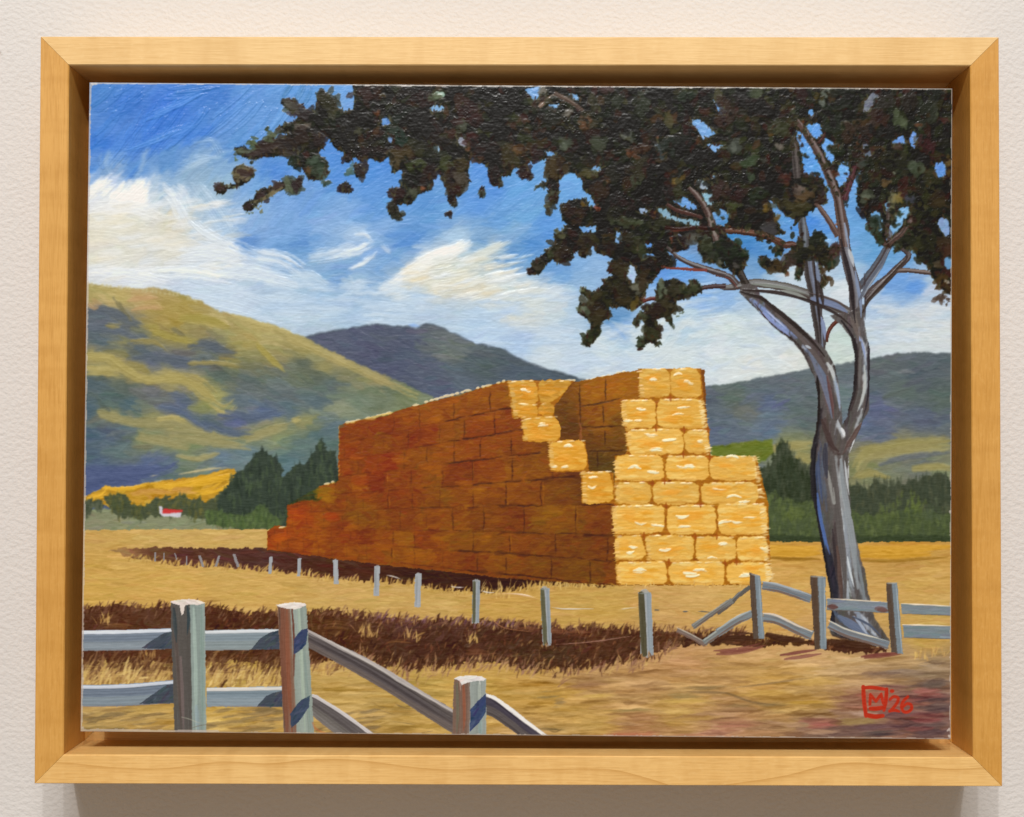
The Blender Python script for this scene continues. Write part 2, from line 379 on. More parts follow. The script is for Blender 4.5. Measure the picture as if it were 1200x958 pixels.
def sky_ang(u, v):
    if u < .26 and v < .22: return 48
    if v < .2: return 30
    return 8 + 25 * max(0, .4 - v)
scatter(ALL, 1.3, 26, 7, sky_ang, jit=.012, op=.75, ht=.55, hue=.006)
SK = C.copy()
top = np.zeros((GH, GW), bool); top[:int(GH * .5)] = True
scatter(top, .5, 20, 3.2, sky_ang, jit=.012, op=.4, ht=.9, hue=.004, dry=.3)
# bold knife-like ridges in the upper left blue
for (x, y, l, a, c) in ((140, 170, 60, 55, '4480D6'), (165, 165, 70, 52, '3f7bd4'), (190, 150, 70, 50, '3C78D0'), (215, 160, 60, 45, '4a86da'), (240, 150, 50, 45, '427ed2'), (130, 140, 40, 48, '4683d2'),
                        (205, 122, 70, 25, '4C88D8'), (185, 162, 60, 22, '5590dc'), (270, 130, 60, 40, '5690D8'), (300, 150, 50, 45, '5f98da'), (150, 120, 40, 35, '3f7acc'), (330, 130, 40, 60, '6aa0dc'), (345, 105, 30, 62, '4a80b0'), (225, 105, 50, 8, '3f7cc8'), (120, 115, 40, 40, '4a84cc')):
    a = math.radians(a)
    for k in range(5):
        ox, oy = rng.normal() * 7, rng.normal() * 7; cc = hx(c) + rng.normal() * .02
        st([(x + ox - math.cos(a) * l / 2, y + oy + math.sin(a) * l / 2), (x + ox + 2, y + oy), (x + ox + math.cos(a) * l / 2, y + oy - math.sin(a) * l / 2)], 5, cc, op=.4, ht=2.2, br=1.2, streak=.02)
# clouds: strokes of white over the field
def cloud(pts, c, w_=7, n=1, op=.8, dry=.35, sp=5, ht=1.3):
    n = int(n * 1.6 + .5); w_ = w_ * .72; op = op * .62; dry = max(dry, .3) + .08
    for k in range(n):
        o = rng.normal(size=2) * sp
        st([(a + o[0], b + o[1]) for a, b in pts], w_ * (.6 + .8 * rng.random()), hx(c) + rng.normal() * .015, op=op, dry=dry, ht=ht, streak=.04)
for (x, y) in ((112, 222), (120, 214), (106, 228), (124, 218)): cloud([(x - 6, y + 8), (x, y), (x + 7, y - 4)], 'EEF1F6', 8, 3, .85, .2, 3)
for (x, y) in ((138, 232), (150, 226), (145, 240), (132, 240), (160, 222), (167, 226), (164, 234), (155, 236), (168, 238), (140, 224)): cloud([(x - 8, y + 8), (x, y), (x + 5, y - 6)], 'F2F3F5', 8, 3, .85, .2, 3)
cloud([(108, 252), (130, 246), (160, 246), (185, 255)], 'E6E9E8', 9, 8, .6, .3, 5)
cloud([(100, 262), (130, 262), (170, 270)], 'DEDCCB', 12, 10, .6, .3, 9); cloud([(150, 285), (190, 280), (230, 290)], 'DCDCD2', 12, 9, .5, .3, 8)
cloud([(205, 235), (215, 250), (222, 262)], 'D5E0EA', 6, 5, .6, .35, 5); cloud([(235, 225), (255, 250), (270, 275)], 'B8CFE2', 8, 6, .45, .4, 8)
cloud([(170, 175), (165, 195), (155, 212)], '8db0d6', 6, 4, .5, .4, 3); cloud([(130, 180), (128, 195), (132, 205)], '8db0d6', 6, 5, .5, .4, 4)
cloud([(225, 168), (245, 165), (255, 180)], '8fb2d4', 6, 4, .5, .4, 4); cloud([(215, 200), (235, 190), (250, 190)], 'A9C4DA', 7, 5, .45, .4, 5)
cloud([(240, 285), (265, 290), (290, 300)], 'DDE6EE', 6, 8, .6, .4, 5); cloud([(262, 288), (272, 290), (280, 300)], 'E9EEF2', 4, 4, .8, .3, 3)
cloud([(290, 300), (315, 310), (340, 315)], 'C3D6E8', 7, 8, .5, .4, 7); cloud([(340, 325), (365, 325), (380, 335)], 'C4D7E6', 6, 6, .6, .4, 4)
cloud([(395, 325), (412, 325), (420, 333), (414, 345)], 'D2E0EA', 4, 2, .5, .4, 3); cloud([(110, 322), (150, 322), (200, 332)], 'DFE6EE', 6, 9, .6, .35, 4)
cloud([(220, 345), (270, 355), (320, 370)], 'C9DAEA', 8, 12, .5, .35, 9)
cloud([(402, 298), (420, 293), (434, 286)], 'EEF2F4', 4, 5, .8, .45, 3); cloud([(414, 275), (426, 275), (436, 283)], 'F0F4F6', 3.5, 2, .9, .2, 1); cloud([(365, 303), (385, 300), (405, 297)], 'CFDEEA', 4, 6, .7, .45, 4); cloud([(413, 314), (426, 308), (438, 296)], 'EEF2F4', 5, 3, .8, .4, 3)
cloud([(390, 303), (408, 296), (420, 292)], 'D9E5EE', 5, 5, .6, .4, 4); cloud([(452, 284), (460, 292), (458, 284)], 'E6EDF3', 4, 2, .6, .4, 3)
cloud([(450, 338), (465, 330), (485, 315), (505, 302), (530, 292), (545, 286)], 'EDF0EE', 8, 12, .75, .3, 5)
cloud([(500, 305), (530, 295), (543, 288)], 'F2F3EF', 6, 6, .8, .25, 5)
cloud([(545, 308), (565, 298), (590, 286)], 'D0D8D2', 8, 9, .6, .35, 5)
for (x, y, c) in ((487, 325, 'DCCDA6'), (510, 330, 'D9D9C6'), (530, 335, 'DBD6BE'), (515, 345, 'D8D2BC'), (560, 335, 'DDD5BE'), (575, 340, 'DBD3B8'), (545, 320, 'E0E0CE'), (600, 350, 'D3DAD2'), (620, 355, 'D8DACC'), (610, 372, 'D6D8C8'), (640, 350, 'D5DEDC'),
                  (620, 335, 'D5DEE0'), (660, 345, 'CFDCE6'), (590, 330, 'D8E0DE'), (500, 315, 'E3E6DE')): cloud([(x - 14, y + 3), (x, y), (x + 14, y - 2)], c, 10, 4, .6, .3, 5)
for k in range(110):
    x, y = 430 + rng.random() * 260, 345 + rng.random() * 75
    cloud([(x - 20, y), (x, y + rng.normal()), (x + 20, y + 1)], 'C2D5E6' if rng.random() < .6 else 'AFCAE6', 5, 1, .45, .4, 2, .9)
for k in range(150):
    x, y = 690 + rng.random() * 260, 375 + rng.random() * 70
    if y > 330 + (x - 680) * .15: cloud([(x - 12, y + rng.normal() * 5), (x, y), (x + 12, y + rng.normal() * 5)], 'D3DFE2' if rng.random() < .7 else 'C2D4E8', 6, 1, .5, .35, 2, .9)
for k in range(70):
    x, y = 1015 + rng.random() * 100, 355 + rng.random() * 55
    cloud([(x - 14, y), (x, y + rng.normal()), (x + 14, y)], 'D3DBDE' if rng.random() < .7 else 'BCD0E4', 5, 1, .5, .35, 2, .9)
cloud([(740, 400), (765, 395), (790, 360), (840, 350)], 'D8E2E2', 9, 8, .45, .35, 10)
for k in range(110):
    x = 455 + rng.random() * 165; y = 300 + rng.random() * 50
    if y > 345 - (x - 450) * .75 and not (560 < x < 600 and y < 296): cloud([(x - 10, y + 2), (x, y), (x + 12, y - 3)], random.choice(['E6EBEA', 'DDE3DC', 'E0DCC8', 'D6E0E6']), 4, 1, .8, .45, 1.5, 1.5)
for k in range(120):
    x, y = 320 + rng.random() * 180, 328 + rng.random() * 50
    cloud([(x - 16, y), (x, y + rng.normal()), (x + 16, y + 1)], random.choice(['BCD2E6', 'C8DAE8', 'AFC9E4']), 5, 1, .6, .4, 2, .9)
for k in range(90):
    x, y = 110 + rng.random() * 170, 235 + rng.random() * 90
    cloud([(x - 14, y + 2), (x, y + rng.normal()), (x + 14, y - 2)], random.choice(['E2E3DC', 'E6E8E6', 'DAE3EA', 'E4DFCC']), 6, 1, .6, .35, 2, 1.)
for (pts_, c_, w_) in (([(190, 318), (230, 318), (275, 326)], 'E3EBF2', 6), ([(215, 300), (250, 298), (285, 306)], 'DCE5EC', 7), ([(260, 318), (300, 322), (345, 334)], 'D3E0EC', 6), ([(300, 300), (330, 305), (350, 318)], 'DCE6EE', 4), ([(225, 262), (240, 275), (262, 285)], 'D3DEE6', 6), ([(196, 222), (206, 232), (212, 250)], 'DCE5EC', 6)):
    cloud(pts_, c_, w_, 7, .9, .3, 5)
for k in range(34):
    x, y = random.choice([(130, 128), (185, 160), (215, 150), (165, 165), (235, 115), (255, 112), (190, 165), (300, 125), (310, 160), (200, 125)]); x += rng.normal() * 12; y += rng.normal() * 7
    st([(x, y), (x + 1.5 + rng.random() * 3, y - 1 - rng.random() * 2)], 1.4, '9cc0ee', op=.6, ht=2.6)

soften(2, 2.0, k=.7)
# ---- hills
LH = [(93, 332), (101, 331), (118, 335), (158, 338), (185, 337), (200, 341), (212, 345), (232, 352), (262, 366), (295, 373), (330, 384), (364, 398), (390, 413), (422, 427), (453, 440), (481, 453), (511, 467), (530, 480), (530, 625), (90, 625)]
MH = [(355, 396), (385, 389), (411, 385), (442, 380), (461, 383), (489, 384), (496, 380), (513, 382), (528, 390), (557, 403), (585, 408), (600, 416), (612, 423), (644, 434), (677, 443), (700, 448), (700, 520), (480, 520), (400, 430)]
RH = [(800, 458), (822, 452), (840, 451), (863, 448), (898, 441), (933, 435), (980, 427), (999, 423), (1027, 419), (1050, 414), (1073, 413), (1125, 414), (1125, 640), (800, 640)]
def dabs(s, w_, c, op=.75, n=3, sp=2.5, i=None, clip=None, ht=1.0, dry=.15):
    for pts in s:
        for k in range(n):
            o = rng.normal(size=2) * sp
            st([(a + o[0], b + o[1]) for a, b in pts], w_ * (.6 + .7 * rng.random()), hx(c) + rng.normal() * .02, op=op, i=i, clip=clip, ht=ht, dry=dry)
def hill(poly, cols, i, ang, jit=.02, jag=.6, cover=1.6, ln=24, wd=5):
    M = mask(poly, jag, False); fill(M, field(pts3(cols), 3.4), i)
    scatter(M, cover, ln, wd, ang, jit=jit, op=.75, i=i, clip=M, ht=.8, hue=.008)
    return M
mm_ = hill(MH, """400 395 555c70;420 400 535A70;450 395 51586c;480 400 4d556a;510 400 60696c;530 412 6a7470;500 430 555e70;550 430 505c64;570 430 4f5c60;600 440 4d5a68;620 440 4E5C68;470 430 50586e;540 450 5b6674;520 460 515a70;650 445 4e5c68;440 420 50566c""", pid('painted_hill', 'middle'), -10, .012)
for a, b in zip(MH[:-5], MH[1:-4]): st([a, ((a[0] + b[0]) / 2, (a[1] + b[1]) / 2 - .5), b], 3, '3d4650', op=.6, dry=.2, ht=.5)
st([(479, 381), (491, 382)], 4, '8FB3E5', op=.9)
hill(RH, """830 470 5a6570;860 465 5c6a64;900 450 5d6970;870 480 666c66;930 460 616d72;900 470 5a6880;940 490 5c6a6a;850 500 5d6b78;900 505 64758a;1040 430 5b6468;1080 440 566068;1060 460 5c6a66;1100 470 56645f;1030 480 5c6480;
1080 490 5a6478;1100 500 5b6678;1030 510 5f6a80;1020 530 8b845a;1060 525 908858;1100 518 8a8860;1010 550 7a7f58;1060 540 6f7468;1080 545 666c6c;1040 555 7a8068;1100 555 7f8668;920 520 7f8560;940 530 82845c;850 515 5c6878;830 510 5c6880;1010 500 5e6a88;1110 510 646c70;990 470 68787c""", pid('painted_hill', 'right'), 4)
st([(905, 478), (918, 471), (925, 467)], 4, '54587e', op=.7); st([(1050, 437), (1062, 435), (1070, 436)], 4, '84888a', op=.5)
dabs([[(1004, 545), (1012, 532), (1050, 526), (1112, 520)], [(1006, 556), (1020, 552), (1040, 556)], [(1012, 528), (1060, 521), (1110, 516)], [(1070, 550), (1095, 548), (1114, 550)], [(905, 525), (925, 522), (950, 520)], [(930, 535), (948, 540)]], 6, '97905c', n=5, op=.7, sp=2.5, i=pid('painted_hill', 'right'))
st([(1030, 545), (1050, 538), (1080, 533), (1112, 530)], 7, '656c74', op=.7); st([(1000, 560), (1010, 548), (1020, 536), (1050, 527), (1110, 517)], 7, '928a5c', op=.6)
green_ = mask([(832, 523), (850, 521), (905, 514), (906, 532), (884, 546), (832, 560)], 1); fill(green_, '66742c', pid('painted_hill', 'right')); scatter(green_, 1.5, 14, 4, 8, clip=green_, i=pid('painted_hill', 'right'))
LC = """105 345 A89B62;140 345 B5A468;170 350 B49C68;190 365 A69252;220 360 A59350;250 375 B0A06A;290 385 A69A62;320 400 ADA06A;345 400 A89C66;120 370 5A6470;105 385 5C6672;140 385 5D6774;120 400 55656E;165 395 5F6A70;160 410 5A6568;
180 420 5E6880;210 425 5C6678;250 410 626C70;240 425 60696a;180 385 A0904F;200 392 958A52;150 400 8f8a5c;230 395 8e8458;290 400 A3975A;270 420 8f8854;330 412 9a9060;310 420 8a8458;110 420 9D9260;140 425 A0935C;160 437 9c9058;
200 443 A59A60;230 450 A89C64;255 465 9C9A62;240 475 8d8f5a;110 450 4E6068;150 455 5A6660;130 470 4C6060;180 460 64696e;215 470 5C6880;290 450 5E6868;280 470 5A6a78;330 460 606C72;330 440 5E6A66;260 440 55655F;300 430 6f7360;
100 480 4D626E;150 475 506670;130 485 8C8A60;180 492 8F8E62;205 500 9A9264;230 510 8d8f66;200 520 7d8565;220 530 7C8868;260 515 7f8660;290 510 8a8a60;320 500 8F8E60;330 515 849068;100 510 4C6074;130 510 506074;150 500 566a70;
100 540 4C6070;140 525 5f7070;170 515 80875f;110 555 4E5E80;150 560 505C84;180 545 56668c;195 540 5a6c80;265 480 8b8c60;210 480 5A6880;240 495 4f5f70;275 495 586690;310 485 5A6A8c;340 480 5c6e78;260 535 65798a;290 530 677e85;
200 555 5f7070;220 550 6a7868;100 570 50608a;340 540 5f7a80;330 560 56737a;345 440 67705e;355 425 5a6458;370 445 5b665c;390 450 5a6a6a;380 430 8f8a5c;410 440 7c7d5c;400 420 A0966A;440 445 8b8560;450 460 6e7a66;480 465 75805f;
360 410 a09660;370 470 5a6c74;420 470 70806e;500 470 78836a;400 480 8b9078;360 495 8f8f60;370 510 566e70;345 525 5b7070;390 500 5a7078;130 350 b8a870;205 375 a6924e;300 380 b0a468"""
lh_id = pid('painted_hill', 'left')
LM = hill(LH, LC, lh_id, lambda u, v: -12 if v < .52 else 4, .022, 1.2, 1.5, 24, 5.5)
dabs([z5([50, 640, 180, 640, 240, 680, 300, 720, 400, 760, 540, 750, 620, 780, 700, 850, 760, 870]), z5([60, 720, 160, 720, 230, 730]), z5([520, 750, 620, 760, 700, 810, 750, 860])], 5, 'A89C60', n=5, clip=LM)
soften(1, 2.0, LM, k=.8)
dabs([l1([130, 70, 230, 100, 330, 120, 450, 120, 540, 130]), l1([440, 110, 540, 105, 640, 150, 740, 190, 860, 210]), l1([330, 200, 480, 230, 600, 260]), l1([500, 190, 620, 200, 760, 220, 900, 240]), l1([940, 200, 1050, 160, 1150, 130]), l1([550, 310, 660, 320, 760, 290])], 6, '979266', n=4, clip=LM)
dabs([l1([430, 110, 520, 100, 580, 130]), l1([1150, 110, 1195, 95]), l1([720, 10, 800, 60, 860, 20])], 3, 'b0a468', n=3, clip=LM)
dabs([l1([450, 20, 560, 50, 640, 110, 720, 160]), l1([700, 110, 820, 160, 940, 160]), l1([800, 60, 950, 90, 1080, 60])], 6, '55637a', n=4, op=.5, clip=LM)
dabs([l1([60, 420, 200, 420, 380, 400]), l1([40, 370, 250, 380, 480, 360, 540, 330]), l1([40, 470, 160, 440, 280, 440])], 9, '4e5b80', n=4, op=.55, clip=LM)
dabs([z5([60, 400, 130, 385, 200, 400, 260, 430, 340, 470]), z5([60, 480, 160, 480, 300, 530, 360, 580]), z5([300, 640, 420, 640, 600, 660, 720, 680]), z5([620, 590, 700, 580, 780, 610, 860, 630])], 8, '5b6570', n=4, op=.5, clip=LM)
dabs([z5([170, 455, 200, 460, 240, 462]), z5([300, 560, 420, 560, 480, 600]), z5([620, 670, 760, 665, 900, 690])], 4, '948a58', n=3, clip=LM)
dabs([z5([200, 320, 230, 370, 270, 420]), z5([520, 480, 560, 510, 580, 520])], 4, '736e50', n=2, clip=LM)
dabs([z5([290, 340, 360, 330, 440, 330]), z5([300, 380, 400, 370, 460, 380]), z5([60, 350, 90, 370, 110, 370])], 6, 'B8966A', n=3, op=.5, clip=LM)
dabs([z5([800, 390, 900, 430, 1040, 470, 1190, 520]), z6([0, 510, 160, 580, 330, 660, 520, 750, 700, 830])], 6, 'B5A86E', n=3, clip=LM, op=.6)
dabs([z5([560, 420, 700, 430, 820, 470]), z5([400, 500, 520, 540, 640, 560]), z5([980, 560, 1060, 640, 1120, 690])], 6, 'A49850', n=3, clip=LM, op=.6)
for k in range(46):
    x = 97 + rng.random() * 140; y = np.interp(x, [97, 158, 212, 240], [331, 338, 345, 356])
    st([(x, y + 3), (x + rng.normal(), y - 1.5)], 2.2, 'BDB487', op=.7, i=lh_id)
soften(2, 1.0, k=.8)
yel = l1([20, 520, 120, 480, 150, 455, 200, 465, 300, 460, 400, 435, 520, 425, 640, 410, 740, 385, 850, 360, 870, 400, 850, 450, 790, 490, 720, 530, 680, 600, 300, 640, 150, 560, 30, 560])
YM = mask(yel, 1.2); yid = pid('painted_hill', 'sunlit'); fill(YM, 'BC8F2C', yid); scatter(YM, 1.6, 12, 4, 8, jit=.05, clip=YM, i=yid, ht=1.3)
dabs([l1([420, 450, 560, 450, 700, 420, 840, 380]), l1([640, 440, 740, 420, 840, 400]), l1([150, 475, 250, 480, 380, 460]), l1([660, 500, 760, 480, 820, 440]), l1([60, 530, 130, 510, 160, 480])], 4, 'E0AE34', n=4, clip=YM, i=yid, ht=1.5)
dabs([l1([300, 500, 400, 480, 520, 490]), l1([400, 500, 420, 510]), l1([520, 490, 620, 490])], 5, 'C8964a', n=3, clip=YM, i=yid)
dabs([l1([560, 395, 700, 370, 840, 355]), l1([410, 420, 460, 415])], 2, 'C8BA8C', n=2, i=yid)

# ---- distant wood, left and right
def bushes(poly, base, i, n, pal, hgt=9, jag=2.5, wd=2.6):
    M = mask(poly, jag); fill(M, base, i); ys, xs = np.nonzero(M)
    for k in rng.integers(0, len(ys), n):
        x, y = xs[k], ys[k]; h_ = hgt * K * (.5 + rng.random()); lean = rng.normal() * 2
        rs([(x, y + h_ * .5), (x + lean, y - h_ * .5)], wd * K * (.6 + rng.random()), hx(pal[rng.integers(len(pal))]) + rng.normal() * .012, op=.6, i=i, ht=.7, t1=.1, streak=.02)
    return M
wl = pid('painted_wood', 'left'); wr = pid('painted_wood', 'right')
band = l1([20, 600, 150, 580, 300, 600, 900, 600, 1100, 600, 1100, 720, 20, 720]); BM = mask(band, 1); fill(BM, '858a6c', wl); scatter(BM, 1.5, 20, 4, 0, clip=BM, i=wl, jit=.02)
bushes(l1([20, 545, 80, 540, 140, 535, 150, 570, 90, 590, 60, 620, 20, 630]), '4a5240', wl, 60, ['3c4636', '4a5240', '5d6450'], 7)
bushes(l1([150, 520, 200, 505, 270, 515, 300, 550, 330, 580, 370, 560, 420, 520, 460, 530, 480, 500, 510, 530, 540, 510, 590, 510, 620, 535, 660, 520, 690, 550, 740, 520, 800, 480, 900, 520, 900, 640, 700, 640, 580, 620, 440, 620, 330, 640, 240, 630, 190, 600]), '4a523c', wl, 260, ['3a4434', '4c5638', '5a5c34', '46503c', '6a6838'], 8)
bushes(l1([760, 530, 850, 400, 870, 370, 900, 370, 930, 330, 960, 290, 1000, 250, 1030, 290, 1080, 305, 1110, 360, 1115, 400, 1150, 380, 1180, 350, 1250, 330, 1280, 270, 1300, 240, 1330, 200, 1350, 260, 1400, 265, 1440, 700, 860, 690, 760, 660]), '374338', wl, 420, ['2c382e', '37443a', '43503c', '2a342e', '4a5a40'], 11, 3)
bushes(l1([690, 590, 800, 600, 900, 620, 950, 600, 990, 550, 1010, 560, 1050, 610, 1100, 640, 1100, 690, 900, 690, 700, 670]), '4a5a3a', wl, 200, ['4d6338', '56683c', '3c4c32', '607444'], 6, 2)
st(l1([450, 570, 455, 605]), 4, 'D0D4E0', i=wl, ht=1.2)
st(l1([465, 612, 560, 612]), 5, 'D5D4DC', i=wl, ht=1.2); roofm = mask(l1([468, 580, 570, 588, 572, 600, 466, 606])); fill(roofm, 'C83A3A', pid('painted_barn')); 
bwm = mask(l1([446, 570, 462, 568, 466, 600, 566, 602, 560, 626, 470, 624, 448, 606])) & ~roofm; fill(bwm, 'CDCCD6', pid('painted_barn'))
bushes(l4([180, 350, 230, 330, 260, 325, 290, 270, 310, 220, 345, 215, 370, 270, 420, 310, 450, 340, 500, 350, 500, 520, 180, 520]), '353f2e', wr, 320, ['29321f', '333e2c', '434a38', '2c3626'], 12, 3)
bushes(l4([640, 430, 690, 420, 760, 440, 790, 395, 830, 420, 900, 420, 990, 400, 1040, 375, 1110, 360, 1195, 400, 1195, 600, 640, 600]), '404838', wr, 380, ['363e30', '424a3a', '50543e', '394334'], 12, 3)
bushes(l4([230, 520, 300, 490, 400, 500, 520, 520, 700, 560, 780, 570, 850, 560, 950, 540, 980, 520, 1010, 550, 1195, 570, 1195, 710, 230, 715]), '495536', wr, 620, ['4a5834', '55633a', '3f4b34', '46523a', '5c683e'], 8, 3)
bushes(l4([255, 670, 520, 680, 700, 680, 1000, 670, 1195, 680, 1195, 712, 255, 715]), '38442c', wr, 120, ['323c28', '3a4630'], 4, 1.5)

for (x, y, r_, c_) in ((930, 600, 8, '5f6c3a'), (985, 592, 0, '5f6c3a'), (1068, 592, 9, '5d6b36'), (1040, 600, 8, '566338'), (905, 585, 6, '5a683c'), (1090, 600, 8, '4c5840')):
    for k in range(int(r_ * 4)):
        ox_, oy_ = rng.normal() * r_, rng.normal() * r_ * .6
        st([(x + ox_, y + oy_ + 3), (x + ox_ + rng.normal(), y + oy_ - 4)], 3, hx(c_) + rng.normal() * .015, op=.5, i=wr, ht=.8)
for k in range(90):
    x = random.choice([890 + rng.random() * 70, 1003 + rng.random() * 112]); y = np.interp(x, [890, 905, 920, 935, 955, 1003, 1030, 1060, 1085, 1114], [560, 545, 522, 540, 556, 568, 564, 568, 560, 558]) + rng.normal() * 2
    st([(x, y + 8), (x + rng.normal() * .8, y - 3 - rng.random() * 6)], 2 + rng.random() * 2, hx('434a3a') + rng.normal() * .02, op=.55, i=wr, ht=.7, t1=.1)
soften(2, 1.6, k=.8)
# ---- field
FM = mask([(85, 621), (200, 620), (320, 620), (430, 640), (850, 640), (900, 634), (980, 636), (1125, 634), (1125, 880), (80, 880)], 1.0)
FC = """100 630 C9A55C;200 630 CBAA62;300 630 C9A860;100 660 C8A050;100 690 CFA752;200 690 D2AA58;300 700 CFA95C;400 700 CCA860;500 705 C8A45C;600 715 C49C4C;700 710 C8A252;850 700 C9A358;920 645 C4923C;920 670 CEA254;1060 640 C68E34;
1060 660 BC934E;1080 680 CFA75A;1040 700 D0A860;110 830 A88A50;150 840 B0904E;180 850 C39F55;260 840 C4A452;300 850 B8954e;380 820 C0A05A;400 850 C8A662;450 830 B99A58;480 810 B89A4E;500 850 C2A058;560 800 C9A352;600 800 C09A50;
650 820 BF9648;700 800 B08A58;700 840 BE9850;640 860 B9955a;750 850 B58860;800 800 B59058;800 830 BE9A52;850 790 B48C58;850 850 A87C60;900 800 C0964E;900 850 A07A58;950 790 C49F62;1000 790 BD9C6C;1050 790 A5855F;920 830 B08A4A;
960 820 B28E50;1000 820 946a58;1050 840 7a5450;1090 820 8a6058;1100 850 6f5250;1000 850 7f6050;950 855 8a6a58;1080 800 80685a;1090 785 8f7a60;1060 770 B99a6a;950 770 CBA572;880 770 CAA26a;800 780 C49668;760 790 B98f5c;
120 790 B8985A;160 785 B8985a;280 790 C0A050;980 700 D0A860;1080 745 C4A050;1090 720 CBAA60;900 720 D0A458;830 700 D0A862"""
fid = pid('painted_field'); fill(FM, field(pts3(FC), 3.4) * .86 + hx('C49C66') * .14, fid)
scatter(FM, 1.6, 26, 4.5, 0, jit=.018, aj=5, clip=FM, i=fid, ht=.9, hue=.006, bend=.08)
dabs([[(902, 641), (930, 643), (960, 641)], [(1004, 642), (1050, 644), (1112, 641)], [(902, 648), (930, 648), (958, 648)], [(1010, 649), (1050, 649), (1090, 647)]], 6, 'CF9C38', n=5, sp=1.5)
dabs([[(900, 653), (925, 655), (960, 655)], [(1008, 656), (1040, 657), (1085, 654), (1110, 652)]], 2.6, '9c7228', n=4, sp=.8)
FG = mask([(85, 800), (560, 800), (780, 775), (1125, 768), (1125, 880), (80, 880)])
ys, xs = np.nonzero(FG)
for k in rng.integers(0, len(ys), 1500):                      # broad flat strokes of the foreground
    x, y = xs[k], ys[k]; l = K * (10 + rng.random() * 26); base = C[y, x].copy()
    dv = rng.choice([-.16, -.09, -.05, .03, .06, .09], p=[.05, .17, .23, .25, .2, .1]); a = rng.normal() * .07
    rs([(x - l, y + a * l), (x, y + rng.normal() * 2), (x + l, y - a * l)], K * (2 + rng.random() * 3.5), base + dv + np.array([.01, 0, -.01]) * rng.normal(), op=.5, ht=1.3, clip=FM, t0=.2, t1=.1)
EXTRA = ((1095, 856, 40, '5a4648', 12), (1070, 820, 50, '70504e', 12), (1020, 848, 50, '6d524c', 10), (970, 860, 60, '7a6050', 9), (1100, 818, 26, '5f4c4a', 10), (1085, 850, 50, '64504e', 14), (1095, 808, 36, '6e5a54', 12), (1060, 838, 60, '745250', 12), (1000, 858, 80, '705852', 10), (1100, 830, 30, '62504e', 12), (1045, 806, 40, '8a6458', 9), (1030, 790, 60, '8c6e58', 7), (1050, 823, 60, '9a5a50', 12), (1085, 838, 40, '8a4f4c', 12), (1020, 812, 40, 'a06050', 8), (1090, 812, 35, '95564f', 10), (1040, 855, 70, '6a4e50', 9), (1090, 860, 40, '5f4848', 8), (960, 848, 40, 'a8645a', 8),
                         (940, 826, 50, 'b8903e', 7), (1010, 845, 60, 'a08850', 5), (1060, 788, 50, '8a7460', 9), (1095, 800, 30, '6f6054', 7), (1090, 828, 14, '6a5650', 9), (1030, 858, 40, '4f4846', 5), (870, 826, 40, '8a7048', 4), (800, 815, 50, '8a7850', 4), (905, 824, 40, '86704a', 4),
                         (760, 805, 50, 'a07a50', 6), (690, 800, 50, 'a8805a', 7), (830, 806, 40, '8f7850', 5), (640, 815, 30, '8f7a50', 5), (655, 823, 14, '8a7450', 7), (740, 832, 50, '8f7a48', 4), (800, 822, 60, 'CBA858', 6), (700, 816, 40, 'D0AC60', 6), (860, 848, 60, 'b07860', 7),
                         (740, 862, 70, 'b06a50', 8), (820, 862, 60, 'a87258', 7), (650, 855, 26, '7a6840', 4), (600, 845, 30, 'BF9A52', 8), (950, 800, 60, 'C8A258', 7), (900, 812, 60, 'CBA458', 7), (980, 785, 50, 'd0b080', 7), (1000, 772, 40, 'D6B888', 5), (930, 772, 30, 'D0AE7c', 5),
                         (110, 838, 50, '8f7a50', 6), (140, 845, 50, '86704a', 5), (120, 852, 60, '95804f', 5), (165, 838, 30, 'BFA25a', 6), (270, 830, 30, 'C8AA58', 7), (290, 838, 30, '8d7648', 5), (310, 848, 24, '9a8050', 5), (270, 850, 40, 'C0A055', 7))
for (x, y, l, c, w_) in EXTRA:
    for k in range(4):
        o = rng.normal(size=2) * (l * .12, w_ * .35)
        st([(x - l / 2 + o[0], y + o[1] + 1), (x + o[0], y + o[1]), (x + l / 2 + o[0], y + o[1] - 1)], w_ * (.3 + .5 * rng.random()), hx(c) + rng.normal() * .02, op=.55, ht=1.2, t0=.2, t1=.1)
st([(1044, 841), (1062, 844), (1080, 848)], 2.2, '5a4440', op=.8, t0=.2, t1=.1)
soften(1, 1.4, FG, k=.45)
ys, xs = np.nonzero(FG)
for k in rng.integers(0, len(ys), 900):
    x, y = xs[k], ys[k]; l = K * (7 + rng.random() * 20); base = C[y, x].copy(); a = rng.normal() * .08
    dv = rng.choice([-.15, -.08, .05, .09], p=[.2, .3, .3, .2])
    rs([(x - l, y + a * l + 1), (x, y + rng.normal() * 2 + 1), (x + l, y - a * l)], K * (1.6 + rng.random() * 2.4), base + dv * np.array([1, .95, .7]), op=.5, ht=1.5, clip=FM, t0=.15, t1=.1, dry=.12)
st([(800, 810), (850, 812), (880, 822), (920, 826)], 3, '7c6444', op=.7, dry=.1, t0=.2, t1=.1); st([(850, 806), (890, 802), (930, 796), (960, 794)], 2.6, '8a7050', op=.6, dry=.1, t0=.2, t1=.1)
